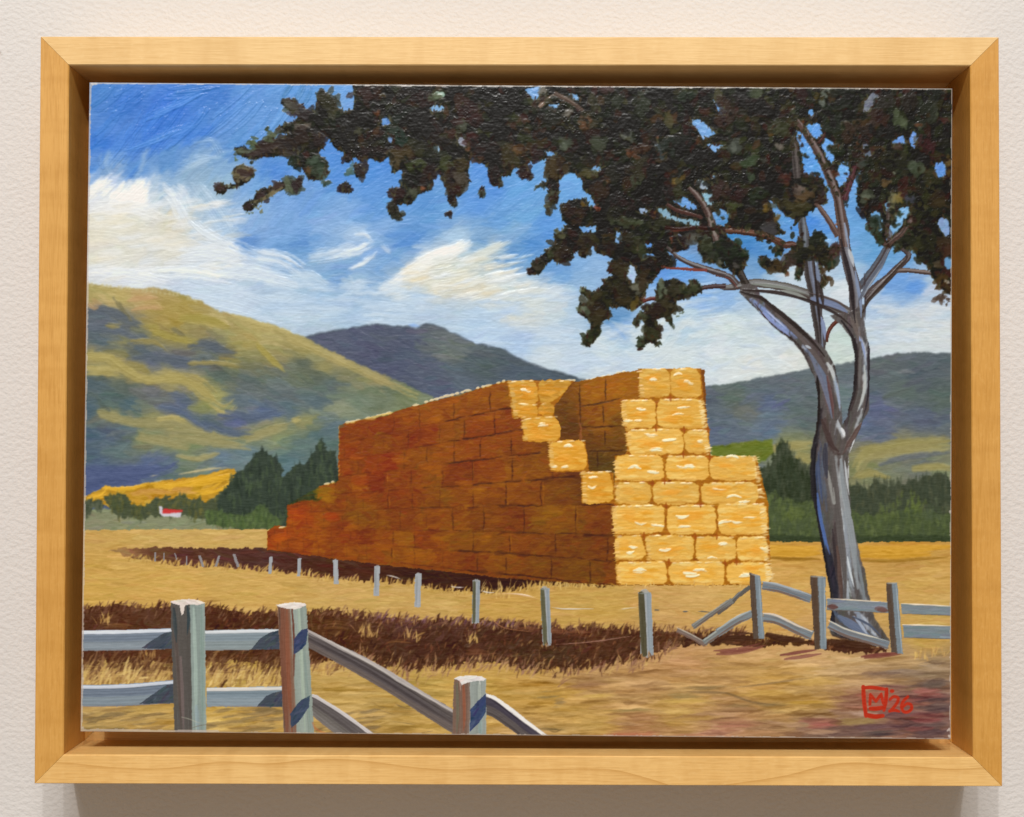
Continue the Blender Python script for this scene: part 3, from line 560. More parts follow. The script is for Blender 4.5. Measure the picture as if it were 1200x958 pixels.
# cast shadow of the stack, and the dark ditch
def grass(n, xr, yf, ln, lean, pal, w_=1.8, op=.8, i=None, ht=1.0, sp=3):
    for k in range(n):
        x = xr[0] + rng.random() * (xr[1] - xr[0]); y = np.interp(x, *yf) + rng.normal() * sp
        l = ln * (.5 + rng.random()); a = math.radians(90 - lean + rng.normal() * 18)
        st([(x, y), (x + math.cos(a) * l * .5, y - math.sin(a) * l * .55), (x + math.cos(a) * l, y - math.sin(a) * l * .9)], w_ * (.5 + rng.random()), hx(pal[rng.integers(len(pal))]) + rng.normal() * .02, op=op, i=i, ht=ht, t0=.8, t1=.05, streak=.03)
sh = [(128, 644), (177, 641), (250, 642), (313, 642), (400, 640), (700, 680), (722, 684), (722, 688), (678, 686), (634, 686), (612, 691), (590, 694), (555, 694), (504, 689), (482, 684), (439, 682), (390, 679), (340, 671), (270, 666), (200, 662), (150, 652)]
SM = mask(sh, 2); SH = field(pts3("140 647 a0784c;180 650 6a4430;220 652 57342a;300 655 50302a;400 665 4a281c;500 678 3c2014;600 688 361c12;700 685 4a2c14"), 3); fill(SM, SH); scatter(SM, 1.8, 22, 3.5, -6, clip=SM, jit=.015, ht=.6)
lowf = ([128, 200, 270, 340, 390, 439, 482, 504, 555, 590, 612, 634, 678, 722], [652, 663, 667, 673, 681, 684, 686, 691, 697, 696, 692, 688, 687, 688])
grass(420, (150, 722), lowf, 8, 15, ['CBA65A', 'D6B46A', 'C49C50', 'b08a48'], 1.7, .85, sp=1.2)
grass(60, (560, 722), ([560, 722], [694, 686]), 12, 10, ['e0c078', 'CBA65A'], 1.4, .85, sp=1.5)
dt = ([94, 134, 178, 200, 248, 287, 323, 364, 395, 423, 463, 493, 515, 553, 612, 656, 708, 743, 781, 809, 849, 896, 943, 1003, 1038], [713, 709, 711, 711, 710, 718, 716, 716, 716, 720, 724, 727, 724, 729, 731, 735, 733, 738, 738, 742, 739, 744, 749, 752, 762])
db = ([94, 240, 330, 362, 428, 450, 500, 559, 590, 612, 678, 700, 733, 761, 787, 831, 870, 940, 975, 1038], [775, 775, 776, 778, 770, 780, 785, 774, 776, 782, 783, 780, 775, 768, 758, 755, 757, 755, 764, 765])
dm = mask(list(zip(*dt)) + list(zip(*db))[::-1], 3.5)
DC = field(pts3("100 730 54301f;150 728 5a3524;180 720 5f3c2c;280 728 4a2618;320 735 54301e;380 725 5a351c;430 735 5c3a28;400 760 43230f;450 760 482a1c;500 745 4a2a22;480 725 6a4248;520 755 44281c;560 750 4c2c20;540 730 5a3830;600 740 43261c;650 745 4c2a20;600 765 4a3020;700 745 56301f;650 765 46301e;720 755 503020;780 745 54321f;820 745 3f2418;860 748 4a2c1c;910 748 4f3018;1000 758 48281e;100 770 55301f;200 768 603824;280 765 5a3820"), 3)
DC = DC * .7 + hx('4c301c') * .3; fill(dm, DC); scatter(dm, 1.6, 14, 3.2, 30, aj=35, clip=dm, jit=.03, ht=.9, bend=.3, hue=.01)
ox = lambda f, d: (f[0], [a + d for a in f[1]])
grass(520, (94, 870), ox(dt, 5), 11, 28, ['4f2c1c', '5f3a26', '43241a', '6b4632', '755040'], 2.2, .8, sp=1.6)
grass(160, (94, 870), ox(dt, 10), 9, 30, ['7a5640', '8d6c50', '54301f'], 1.6, .55, sp=4)
grass(120, (360, 860), ox(dt, 3), 10, 12, ['d0ac62', 'b9925a', 'C49c56'], 1.5, .7, sp=2)
grass(60, (440, 600), ox(dt, 3), 9, 30, ['6d4a58', '7a5468', '85606a'], 1.6, .7, sp=1.5)
grass(300, (94, 330), ([94, 330], [798, 796]), 15, 28, ['b5935a', 'C4A05c', 'a07c4a', '8a6640', 'D2B06A'], 2.0, .75, sp=5)
grass(420, (360, 790), ox(db, 6), 13, 28, ['b08a5c', 'a57c58', '8f6650', 'c09a60', '6e4a34', '99705a', 'C9a564'], 2.0, .75, sp=5)
grass(180, (440, 760), ox(db, 0), 12, 20, ['3f2418', '54321f', '4a2c1c'], 2.0, .75, sp=4)
ys, xs = np.nonzero(dm & ~mask([(85, 700), (205, 700), (205, 760), (85, 760)]))
for k in rng.integers(0, len(ys), 700):
    x, y = xs[k], ys[k]; l = K * (3 + rng.random() * 7); a = math.radians(60 + rng.normal() * 25)
    rs([(x, y), (x + math.cos(a) * l, y - math.sin(a) * l)], K * (1.2 + rng.random() * 1.6), hx(random.choice(['7a5636', '8a5a3a', '6f4430', '5f3426', '9a7448', '74402c', '3a2014', '3a2014'])) + rng.normal() * .02, op=.6, ht=1.1, t1=.1, sm=False)
for (x, y, n) in ((432, 745, 14), (482, 748, 14), (555, 752, 12), (380, 790, 12), (425, 740, 10), (505, 790, 14), (120, 730, 14), (175, 770, 14), (115, 790, 12), (270, 790, 14), (890, 750, 12), (905, 748, 12), (1080, 770, 14), (1100, 768, 12), (590, 700, 10)):
    grass(n, (x - 9, x + 9), ([x - 9, x + 9], [y, y]), 12, 5, ['c8a060', 'b08850', 'd8b468'], 1.5, .75, sp=1.5)
grass(260, (94, 330), ([94, 330], [786, 784]), 17, 30, ['5a3826', '7a5638', '8d6844', '4a2c1c', '6b4a32'], 2.4, .75, sp=6)
grass(200, (94, 330), ([94, 330], [799, 797]), 17, 32, ['C8A460', 'B8925a', 'D4B46c', 'A07c4a', 'E0C27c'], 2.2, .8, sp=4)
for (x0_, x1_) in ((96, 205), (244, 330), (372, 440)):
    for k in range(60):
        x, y = x0_ + rng.random() * (x1_ - x0_), 830 + rng.random() * 34; l = 8 + rng.random() * 16
        st([(x - l, y + 2), (x, y + rng.normal()), (x + l, y - 2 + rng.normal())], 2 + rng.random() * 3, hx(random.choice(['8a744e', '7c6846', 'C0A060', 'A08658', 'CBAA66', '94764a', 'B89a5c'])) + rng.normal() * .02, op=.65, ht=1.3, t0=.2, t1=.1, dry=.1)
for (x, y) in ((395, 735), (470, 752), (140, 735), (560, 765), (650, 740), (620, 735), (680, 742)): dabs([[(x - 14, y), (x, y - 1), (x + 14, y + 1)]], 3, '8a6038' if x < 500 else '85553a', n=3, op=.4)

soften(1, 1.4, FM, k=.5)
scatter(FM & ~FG & ~dm & ~SM, .5, 16, 2.2, 2, jit=.035, aj=5, op=.35, clip=FM & ~dm & ~SM, ht=.9, hue=.01, bend=.08)
# ---- hay stack
hid = pid('painted_haystack')
DARK = [(313, 644), (313, 622), (322, 616), (335, 617), (337, 591), (371, 585), (374, 570), (392, 565), (396, 563), (397, 498), (414, 494), (453, 487), (479, 477), (509, 470), (531, 464), (548, 460), (567, 453), (594, 446), (674, 446), (679, 449), (712, 441), (748, 433), (825, 433), (830, 535), (886, 535), (900, 590), (902, 685), (722, 686), (600, 678), (450, 662)]
HM = mask(DARK, 1.0)
HC = """330 630 9a4a14;350 600 9c4512;380 580 8a5210;400 620 8a4420;380 640 8c4a1a;420 510 8a4a1e;450 530 824020;480 500 7f4018;500 480 8c4f16;540 480 8f5410;570 470 945812;560 520 8a4c18;520 530 8f5212;600 500 8a5010;470 560 844020;430 570 884418;
530 580 7f4a1c;580 570 8c5510;600 560 8a5512;620 540 80500f;640 570 7f4e10;600 600 7a4812;640 600 784a10;690 600 734410;700 620 6c3f10;640 640 73440e;600 640 7a4812;560 620 80501a;520 640 85501a;500 660 804418;690 660 6f420e;450 640 84481c;
420 600 80501a;650 665 70430f;700 450 875010;730 450 824c0e;690 480 74430f;710 500 6a3f10;700 530 553410;710 545 4d3413;660 480 52330f;670 500 4e3010;355 640 a04c14;430 540 86421e"""
HF = field(pts3(HC), 3.2); HF = HF * .74 + hx('8a4c0c') * .25; fill(HM, HF, hid, h=.3)
VPX, VPY = -16., 608.
rows = [686, 657, 627, 590, 556, 520, 486, 452, 418]
def rowy(y718, x): return VPY + (y718 - VPY) * (x - VPX) / (718 - VPX)
darkface = mask([(313, 644), (313, 622), (335, 617), (337, 591), (374, 570), (396, 563), (397, 498), (509, 470), (594, 446), (600, 446), (600, 488), (612, 490), (614, 517), (643, 518), (645, 552), (682, 553), (684, 589), (718, 590), (722, 686), (600, 678)])
for r in range(8):
    t = rng.random() * .6
    while t < 15.6:
        t2 = t + .8 + rng.random() * .5
        xa, xb = VPX + 734 / (1 + .081 * t), VPX + 734 / (1 + .081 * t2)
        q = [(xa, rowy(rows[r], xa)), (xb, rowy(rows[r], xb)), (xb, rowy(rows[r + 1], xb)), (xa, rowy(rows[r + 1], xa))]
        bm_ = mask(q, .8) & darkface
        dl = rng.normal() * .028
        g_ = rng.normal() * .016; C[bm_] += np.array([dl * .8 - .012, dl * .8 + g_, dl * .3 - .012], np.float32)
        t = t2
scatter(darkface, 1.5, 12, 4, 6, aj=35, jit=.018, clip=HM, i=hid, ht=.7, hue=.012, bend=.2)
for r in range(8):
    t = rng.random() * .9
    for k in range(60):
        xs_ = np.sort(rng.random(2) * 24) ; x0_ = 320 + rng.random() * 400; xa, xb = x0_, x0_ + 8 + rng.random() * 16
        st([(xa, rowy(rows[r], xa) + rng.normal() * .8), (xb, rowy(rows[r], xb) + rng.normal() * .8)], 1.6 if x0_ > 520 else 1.2, '43230e' if x0_ > 480 else '5f2c12', op=.8 if x0_ > 520 else .42, clip=darkface, ht=.3)
    while t < 15.6:
        xa = VPX + 734 / (1 + .081 * t)
        ya, yb = rowy(rows[r], xa), rowy(rows[r + 1], xa)
        st([(xa, ya), (xa + rng.normal(), (ya + yb) / 2), (xa, yb)], 2.0 if xa > 520 else 1.4, '42230e', op=.85 if xa > 560 else (.58 if xa > 450 else .3), clip=darkface, ht=.3, t1=.3)
        if rng.random() < .22: st([(xa + 1.5, ya - 2), (xa + 1.5, yb + 3)], 1.0, 'b07a50', op=.55, clip=darkface, ht=1.2)
        t += .85 + rng.random() * .45
for (x, y, c) in ((345, 603, 'a84a12'), (385, 605, 'a44814'), (330, 632, 'a85214'), (425, 565, '904020'), (545, 570, '965a14'), (560, 575, '95600f'), (500, 545, '98580f'), (470, 540, '9a5a12'), (575, 490, '9c6214'), (420, 535, '9a5012'), (520, 630, '8f5a14'), (620, 600, '85520f'), (455, 640, '9a5c14'), (380, 575, '8f7018'), (385, 580, '957018')):
    dabs([[(x - 8, y), (x + 8, y - 1)]], 7, c, n=3, op=.45, clip=darkface)
# cream straw ticks along the upper edges
for a, b in (((313, 622), (335, 617)), ((337, 590), (371, 585)), ((374, 569), (393, 564)), ((398, 497), (453, 485)), ((453, 485), (509, 468)), ((509, 468), (593, 446)), ((679, 448), (746, 432)), ((655, 446), (675, 446))):
    L_ = math.dist(a, b); n = int(L_ / 6)
    for k in range(n):
        if rng.random() < .38: continue
        t = (k + .5) / n; x, y = a[0] + (b[0] - a[0]) * t, a[1] + (b[1] - a[1]) * t; l = 1.5 + rng.random() * 3
        st([(x - l, y + .5), (x + l, y - .5)], 3.2, 'E6D3A8', op=.9, ht=1.8, i=hid)
for k in range(12): st([(397.5, 500 + k * 5), (397, 503 + k * 5)], 1.6, 'CBA070', op=.7, i=hid)
# the deep shadowed return between the two blocks
ret = mask([(674, 447), (746, 434), (751, 466), (728, 470), (731, 500), (735, 530), (720, 535), (720, 562), (717, 560), (690, 552), (688, 520), (656, 517), (652, 492), (647, 478)], 1.)
RC = 1.2 * field(pts3("660 480 54340f;670 500 4e3010;656 470 5a3810;690 462 83500f;715 455 855010;738 450 82500e;692 485 74450f;715 480 7a4a10;705 500 74470f;725 495 5f3d10;695 520 553411;715 522 5a3a10;700 540 4a3412;712 548 4c3814;668 465 684010"), 3)
fill(ret, RC, hid); scatter(ret, 1.5, 10, 3.5, 0, aj=25, clip=ret, i=hid, jit=.015, ht=.7)
for (a, b) in (((680, 476), (728, 466)), ((682, 500), (732, 498)), ((690, 528), (734, 527)), ((678, 450), (680, 505)), ((709, 443), (709, 470)), ((706, 475), (707, 498)), ((708, 505), (709, 524)), ((700, 530), (700, 550))):
    st([a, ((a[0] + b[0]) / 2, (a[1] + b[1]) / 2 + 1), b], 2, '3a200c', op=.75, ht=.2)
for k in range(20): st([(679 + rng.normal(), 490 + rng.random() * 30), (681 + rng.normal(), 496 + rng.random() * 30)], 1.2, '9a5a38', op=.4)
ys, xs = np.nonzero(darkface)
for k in rng.integers(0, len(ys), 500):
    x, y = xs[k], ys[k]; c = C[y, x] + rng.choice([-.05, -.03, .03, .05]) * np.array([1, .8, .2]); l = K * (3 + rng.random() * 6)
    rs([(x - l, y + l * .15), (x + l, y - l * .15)], K * (3 + rng.random() * 5), c, op=.45, clip=darkface, ht=.8, i=hid, sm=False, jag=2)
soften(1, 1.6, darkface | ret, k=.7)
C[darkface] *= np.array([1.03, .96, .72], np.float32)
# bales that catch the sun
BALES = [((596, 447), (627, 446), (631, 472), (602, 474), .9), ((630, 446), (672, 447), (650, 470), (634, 474), .85), ((598, 472), (627, 474), (632, 489), (604, 490), .92), ((629, 475), (648, 471), (650, 487), (635, 489), .85),
         ((612, 491), (653, 488), (656, 516), (614, 517), .95), ((643, 518), (684, 516), (688, 549), (646, 552), .98), ((682, 554), (714, 552), (719, 588), (684, 590), .96),
         ((748, 433), (783, 432), (785, 464), (751, 466), .93), ((786, 432), (819, 433), (821, 466), (787, 465), .93), ((729, 469), (767, 469), (768, 501), (731, 501), .98), ((770, 468), (822, 468), (826, 501), (771, 501), .97),
         ((734, 504), (799, 503), (800, 531), (736, 532), 1.0), ((802, 504), (828, 504), (831, 530), (803, 531), .97), ((720, 534), (776, 534), (777, 562), (722, 563), 1.0), ((780, 534), (829, 535), (829, 563), (781, 562), 1.0), ((832, 535), (884, 534), (886, 562), (832, 562), .97),
         ((721, 566), (761, 565), (762, 590), (722, 590), .95), ((765, 565), (818, 566), (819, 589), (766, 590), .95), ((822, 566), (886, 565), (888, 588), (822, 590), .97),
         ((718, 593), (777, 592), (778, 624), (719, 625), 1.0), ((781, 593), (837, 592), (838, 625), (782, 625), 1.0), ((841, 591), (897, 590), (899, 625), (843, 626), 1.0),
         ((720, 628), (752, 627), (755, 655), (722, 656), 1.0), ((757, 627), (812, 628), (812, 657), (759, 656), .98), ((815, 629), (859, 629), (860, 657), (816, 657), .98), ((863, 630), (897, 629), (900, 656), (864, 657), 1.0),
         ((722, 659), (780, 658), (781, 684), (724, 684), 1.02), ((784, 659), (847, 658), (848, 684), (785, 684), 1.0), ((851, 660), (901, 659), (902, 683), (852, 684), 1.02)]
litback = mask([(594, 447), (672, 446), (648, 478), (656, 517), (686, 517), (690, 552), (718, 553), (720, 590), (682, 590), (680, 553), (645, 553), (642, 518), (612, 518), (610, 490), (600, 490)], .8) | \
    mask([(747, 432), (821, 432), (824, 468), (830, 502), (832, 534), (886, 534), (900, 590), (903, 685), (722, 685), (719, 590), (720, 534), (734, 532), (730, 468), (750, 467)], .8)
fill(litback, 'A5650f', hid); scatter(litback, 1.5, 7, 3, 0, aj=40, clip=litback, i=hid, jit=.05)
for bi, (a, b, c, d, g) in enumerate(BALES):
    bid = pid('painted_haystack', 'hay_bale%d' % bi)
    pts_ = np.array([a, b, c, d], float); ctr = pts_.mean(0)
    poly = []
    for k in range(4):                                          # rounded, slightly bulging outline
        p_, q_ = pts_[k], pts_[(k + 1) % 4]
        ln_ = np.linalg.norm(q_ - p_); rr = min(.3, 4.0 / ln_)
        for t in (rr, .5, 1 - rr): poly.append(p_ + (q_ - p_) * t + rng.normal(size=2) * .4 + ((p_ + q_) / 2 - ctr) / np.linalg.norm((p_ + q_) / 2 - ctr) * (1.2 if t == .5 else .3))
    gold = np.array([.965, .87, .60]) if bi < 7 else (np.array([.98, .93, .76]) if bi < 11 else np.array([.99, .96, .85]))
    M = mask(poly, 1.1); base = hx('E9BC64') * g * gold; fill(M, base, bid, h=.6)
    x0, x1 = pts_[:, 0].min(), pts_[:, 0].max(); y0, y1 = pts_[:, 1].min(), pts_[:, 1].max(); W_, H_ = x1 - x0, y1 - y0
    big = M.copy()
    for k in range(int(W_ * H_ / 34)):
        x, y = x0 + rng.random() * W_, y0 + rng.random() * H_; l = 7 + rng.random() * 14
        e = max(abs(x - ctr[0]) / (W_ / 2), abs(y - ctr[1]) / (H_ / 2))
        cc = hx(random.choice(['EEC774', 'F3D486', 'E8B85C', 'F4DA96'] if e > .62 else ['E9AC40', 'ECB850', 'E8A838', 'F0C66C'])) * gold * (g * .5 + .5) + rng.normal() * .02
        st([(x - l / 2, y + rng.normal() * .6), (x, y + rng.normal() * .8), (x + l / 2, y + rng.normal() * .6)], 2 + rng.random() * 2, cc, op=.6, ht=1.05, br=.8, clip=big, i=bid)
    ob = (ctr[0] + rng.normal() * W_ * .12, ctr[1] + rng.normal() * H_ * .12)
    for k in range(5 if rng.random() < .65 else 2):
        x, y = ob[0] + rng.normal() * W_ * .08, ob[1] + rng.normal() * H_ * .08
        st([(x - W_ * .16, y), (x + W_ * .16, y + rng.normal() * .5)], 5, 'E89E34', op=.35, ht=1.4, clip=big, i=bid)
    st([(x0 + 3, y1 - 1.2), (x1 - 3, y1 - 1.2)], 2.2, 'BD7A2A', op=.35, clip=big, dry=.2)
    if bi not in (1, 2, 3, 16, 17):
        for k in range(rng.integers(1, 4)):
            x, y = ctr[0] + rng.normal() * W_ * .18, ctr[1] + rng.normal() * H_ * .22
            st([(x - W_ * .12, y + rng.normal() * .8), (x, y + rng.normal() * 1.), (x + W_ * .12, y + rng.normal() * .8)], 2.6 + rng.random() * 1.2, 'FCF0D2', op=.9, ht=3.0, dry=.38, jag=2.5, clip=big, i=bid)
    for k in range(int(W_ / 4)):                                  # bright straw on the top edge
        if rng.random() < .55:
            x = x0 + 3 + rng.random() * (W_ - 6); yy = np.interp(x, [min(a[0], b[0]), max(a[0], b[0])], [a[1], b[1]])
            st([(x - 3, yy + .8), (x + 3, yy + .3)], 1.7, 'F5DFAC', op=.8, ht=2.2, i=bid)
    if a[0] < 760 and not (bi in (1, 3)):                         # ragged sunlit left edge against the shade
        for k in range(int(H_ / 1.6)):
            y = y0 + rng.random() * H_; xx = np.interp(y, [a[1], d[1]], [a[0], d[0]])
            st([(xx + 4, y), (xx - 2.2 - rng.random() * 1.5, y + rng.normal() * 1.2)], 1.7, hx('E4B868') * g, op=.85, ht=1.6, i=bid, t1=.1)
for k in range(150):                                              # loose straw on the right-hand edge
    y = 470 + rng.random() * 214; x = np.interp(y, [470, 500, 533, 534, 590, 684], [822, 826, 831, 885, 893, 902])
    l = 2 + rng.random() * 5; a = rng.normal() * .5 + .25
    st([(x - 4, y), (x + math.cos(a) * l, y - math.sin(a) * l)], 1.4, 'F0D8A0', op=.8, ht=1.6, i=hid, t1=.05)
soften(1, 1.2, litback, k=.8)
for (x, y) in ((768, 501), (801, 503), (778, 563), (831, 535), (764, 566), (820, 590), (780, 592), (839, 627), (754, 627), (814, 628), (862, 657), (783, 658), (849, 659), (785, 466), (829, 503), (800, 532)):
    st([(x - 4, y), (x + 4, y + .5)], 2.2, 'a8540f', op=.75, ht=.3); st([(x, y - 3), (x + .5, y + 5)], 3.2, '9c4f10', op=.75, ht=.3)
grass(60, (722, 905), ([722, 905], [687, 687]), 4, 0, ['e0bc70', 'c89a50'], 1.4, .8, sp=1.2)

# ---- wire fence posts
wf = pid('painted_wire_fence')
for (a, b, c) in (([(452, 674), (462, 676), (471, 679)], 1.6, 'E6E0DA'), ([(525, 686), (535, 688), (546, 688)], 1.8, 'EEEAE6'), ([(564, 692), (572, 694), (579, 694)], 1.6, 'E0D8D0'), ([(578, 695), (605, 696), (632, 702)], 1.8, 'E2B890'), ([(596, 695), (612, 696), (628, 700)], 1.2, 'F0DCC8'),
                  ([(645, 711), (660, 713), (695, 713)], 1.7, 'D8D4CC'), ([(725, 714), (740, 712), (748, 712)], 1.7, 'E0D0B0'), ([(765, 714), (774, 715)], 2, '4a5058'), ([(799, 716), (806, 716)], 2, '4a5058'), ([(816, 716), (836, 717)], 2, '464e58'), ([(572, 720), (590, 735), (626, 740)], 1.3, 'b07850'), ([(650, 755), (690, 752), (740, 745)], 1.6, '9a7060')):
    st(a, b, c, op=.85, i=wf, ht=1.6, t0=.3, t1=.2)
posts = [(182, 647, 182, 658, 2, 0), (192, 648, 192, 656, 1.5, 0), (205, 648, 207, 656, 1.5, 0), (219, 651, 219, 662, 1.5, 0), (234, 651, 238, 664, 3, 0), (257, 651, 253, 664, 3, 0), (274, 649, 279, 664, 3.5, 0), (318, 652, 316, 672, 4, 0), (351, 654, 350, 675, 4, 0),
         (393, 656, 394, 684, 6, 0), (442, 663, 441, 698, 6.5, 0), (490, 672, 489, 711, 7, 0), (558, 680, 557, 730, 8.5, 1), (638, 689, 641, 756, 10.5, 1), (755, 694, 758, 768, 15, 2)]
for n, (xa, ya, xb, yb, w_, two) in enumerate(posts):
    i = pid('painted_wire_fence', 'fence_post%d' % n)
    c = '8d8a8c' if n < 7 else 'A3A8AC'
    M = mask([(xa - w_ / 2, ya), (xa + w_ / 2, ya), (xb + w_ / 2, yb), (xb - w_ / 2, yb)], .4); fill(M, c, i, .8)
    st([(xa, ya + 1), ((xa + xb) / 2, (ya + yb) / 2), (xb, yb - 1)], w_ * .8, c, ht=1.2, op=.8 if n > 6 else .6, i=i, t0=.9, t1=.6)
    if n > 9 and not two: st([(xa - w_ * .25, ya + 3), (xb - w_ * .2, yb - 3)], w_ * .35, '8a9092', op=.8, ht=1, i=i)
    if two:
        st([(xa - w_ * .27, ya + 2), (xb - w_ * .22, yb - 2)], w_ * .52, '5f5e48' if n < 14 else '55503c', op=1., ht=1, i=i, t0=.9, t1=.9); st([(xa + w_ * .3, ya + 2), (xb + w_ * .28, yb - 2)], w_ * .38, '8c979e', op=.9, ht=1.2, i=i, t0=.9, t1=.9)
        st([(xa - w_ * .4, ya + 1.2), (xa + w_ * .4, ya + 1.2)], 2, '8d948f', op=.7, ht=1)
    if n > 12: grass(14, (xb - w_, xb + w_), ([0, 1200], [yb + 3, yb + 3]), 7, 0, ['54321f', 'a57c50', '6a4630'], 1.4, .8, sp=1)

# ---- tree: trunk and boughs
tid = pid('painted_tree', 'trunk'); fol = pid('painted_tree', 'foliage')
def bough(pts, ws, c, hi=None, lo=None, i=tid, jag=.6, red=None):
    M = mask(ribbon(pts, ws), jag); fill(M, c, i, .6)
    q = np.array(pts, float); w0 = np.mean(ws)
    for k in range(2 + int(w0 / 4)):
        o = rng.normal(size=2) * w0 * .22
        st(q + o, w0 * .3, hx(c) + rng.normal() * .03, op=.7, clip=M, ht=1.1, i=i)
    if hi: st(q + (w0 * .12, -w0 * .12), w0 * .4, hi, op=.6, clip=M, ht=1.5, i=i, dry=.12); st(q + (w0 * .22, 0), w0 * .2, hx(hi) + .05, op=.35, clip=M, ht=1.5, i=i, dry=.3)
    if lo: st(q + (-w0 * .2, w0 * .28), w0 * .3, lo, op=.8, clip=M, ht=.8, i=i)
    if red: st(q + (0, w0 * .4), w0 * .2, red, op=.7, ht=1., dry=.25)
def Q(f, s): return f([float(v) for v in s.split()])
bough(Q(z8, "0 240 60 245 120 235 200 222 330 240 440 275 540 318 620 352 690 385"), [4, 7, 9, 10, 10.5, 12, 13, 12, 12], '5c5854', '84888a', '3c302e')
bough(Q(z8, "100 235 60 190 0 175") + Q(z7, "1150 185 1100 165 1000 130 930 90 870 20"), [9, 7, 7, 7, 6, 5, 3], '4a403e', '8d9094', '352624', red='8a4038')
bough(Q(z7, "1150 178 1100 170 1000 165 920 160 850 155"), [4, 4, 3.5, 3, 2], '7a4038', '9a5a50')
bough(Q(z7, "1200 255 1130 258 1060 270 1035 300"), [6, 6, 5, 3], '3a2828', '5a4a4c')
bough(Q(z7, "830 320 790 325 745 345"), [5, 5, 3], '4a2424', '7a4a44')
bough(Q(z8, "150 240 100 150 50 100 0 50"), [9, 10, 9, 8], '2c2622', '4a4440')
bough(Q(z4, "0 772 100 775 180 785 260 805 340 845") + Q(z8, "380 30 430 70"), [6, 7, 8, 8, 8, 8, 6], '4c2f24', '6f5048', '2f201c', red=None)
bough(Q(z8, "545 520 560 460 600 410 650 370"), [4, 4.5, 5, 5], '4f2a22', '7a4a3c')
bough(Q(z8, "520 560 515 470 500 380 485 270 465 180 455 90 440 0") + Q(z4, "435 780 425 720"), [12, 13, 13, 13, 13, 12, 11, 11, 9], '4a4444', '7c8ba6', '2c2624')
bough(Q(z4, "400 520 395 440 385 360 380 270 395 200 440 100"), [10, 11, 9, 7, 6, 4], '4a4448', '707078', '2e2a2c', red=None)
bough(Q(z4, "490 630 530 680 570 740 605 800"), [4, 6, 7, 8], '5f4a44', '806a60', '40302c')
bough(Q(z8, "720 250 760 190 810 120 850 50 870 0") + Q(z4, "850 760 855 700 860 660"), [12, 11, 10, 9, 8, 7, 6, 4], '4d525c', '7d8796', '352a2a')
bough(Q(z8, "740 300 790 250 850 200 910 140 960 80") + Q(z4, "900 830 950 760 985 695"), [11, 10, 9, 8, 7, 7, 6, 4], '4c4140', '6f6a6c', '302422')
bough(Q(z8, "880 165 940 158 1000 163 1080 172 1190 182"), [6, 6, 5.5, 5, 6], '5a4c48', '8a7c74', '33241f')
bough(Q(z4, "635 620 660 540 690 470 700 410 715 330"), [8, 8, 8, 7, 6], '48262a', '6a5050', red=None)
bough(Q(z4, "505 330 530 300 545 270"), [3, 4, 3], '4a2c2a', '7a4a3a')
bough(Q(z8, "700 420 695 340 690 250 670 170 650 90 635 0") + Q(z4, "640 780 620 680 600 600 560 500 520 410 470 320 420 250 385 205"), [16, 15, 15, 14, 13, 13, 12, 11, 11, 10, 9, 9, 8, 6], '524b4c', '8a8f9a', '33282a')
trunk = Q(z8, "110 270 125 225 190 225 215 278 280 330 390 415 480 500 550 560 590 640 612 740 625 857") + [(986, 498), (992, 488)] + Q(z8, "660 850 682 760 690 600 672 500 620 430 560 385 680 360 720 330 740 330 740 440 765 560 762 857") + \
    [(1011, 492), (1001, 517), (994, 533), (994, 570), (997, 605), (1003, 631), (1008, 655), (1013, 669), (1017, 695), (1024, 723), (1042, 750), (1010, 752), (975, 745), (971, 739), (974, 716), (972, 695), (966, 660), (962, 640), (956, 605), (950, 580), (948, 550), (950, 525), (956, 500), (958, 470)] + Q(z8, "490 700 430 580 380 520 280 440 180 340")
TM = mask(trunk, .6); fill(TM, '55504e', tid, .8)
scatter(TM, 1.3, 22, 4, 85, aj=8, jit=.02, clip=TM, i=tid, ht=1.1, hue=.01)
def tk(s, w_, c, f=None, op=.85, dry=.05, n=2):
    for k in range(n):
        q = np.array(Q(f, s) if f else [tuple(map(float, t.split(','))) for t in s.split()], float) + rng.normal(size=2) * .5
        st(q, w_, hx(c) + rng.normal() * .012, op=op, clip=TM, i=tid, ht=1.6, br=.9, dry=dry, t0=.5, t1=.35)
# dark left side, blue reflected lights, pale right side
tk("140 290 230 390 330 470 410 540 460 640 495 740 515 857", 5, '3a302e', z8); tk("960,480 958,500 953,525 950,550 953,580 958,605 964,640 969,668 974,695 976,716", 7, '2c2a2e')
tk("955,590 960,610 966,640 972,668", 4, '4d6ea0'); tk("961,520 957,545 956,570 960,600", 4, '44506c'); tk("170 300 260 380 340 450 400 500", 3.4, '7c93c8', z8); tk("200 360 260 400 330 450", 2.4, '93a8d6', z8, dry=.3)
tk("240 330 340 400 440 480 500 560 540 640 570 740 590 850", 5, '4b4140', z8); tk("430 540 500 620 545 720 575 857", 6, '5f6a80', z8); tk("400 480 450 530 490 600", 4, '7c8494', z8)
tk("550 630 575 660 590 710 600 760 615 850", 4.5, 'A6B4C0', z8, dry=.1); tk("555 635 575 665", 5, 'C6CCCC', z8); tk("425 540 450 555", 3, 'B0B8C4', z8, n=1)
tk("560 600 590 650 600 720", 2, '2e2424', z8); tk("520 700 540 760 560 857", 4, '7a5a58', z8, op=.5)
tk("690 500 700 580 695 700 690 790 670 857", 5, '302626', z8); tk("710 470 735 540 745 640 740 760 715 857", 4.5, '94A0AC', z8); tk("725 500 742 560 745 620", 2.6, 'B8C0CC', z8, dry=.2); tk("700 480 725 520", 3, '93a6c8', z8)
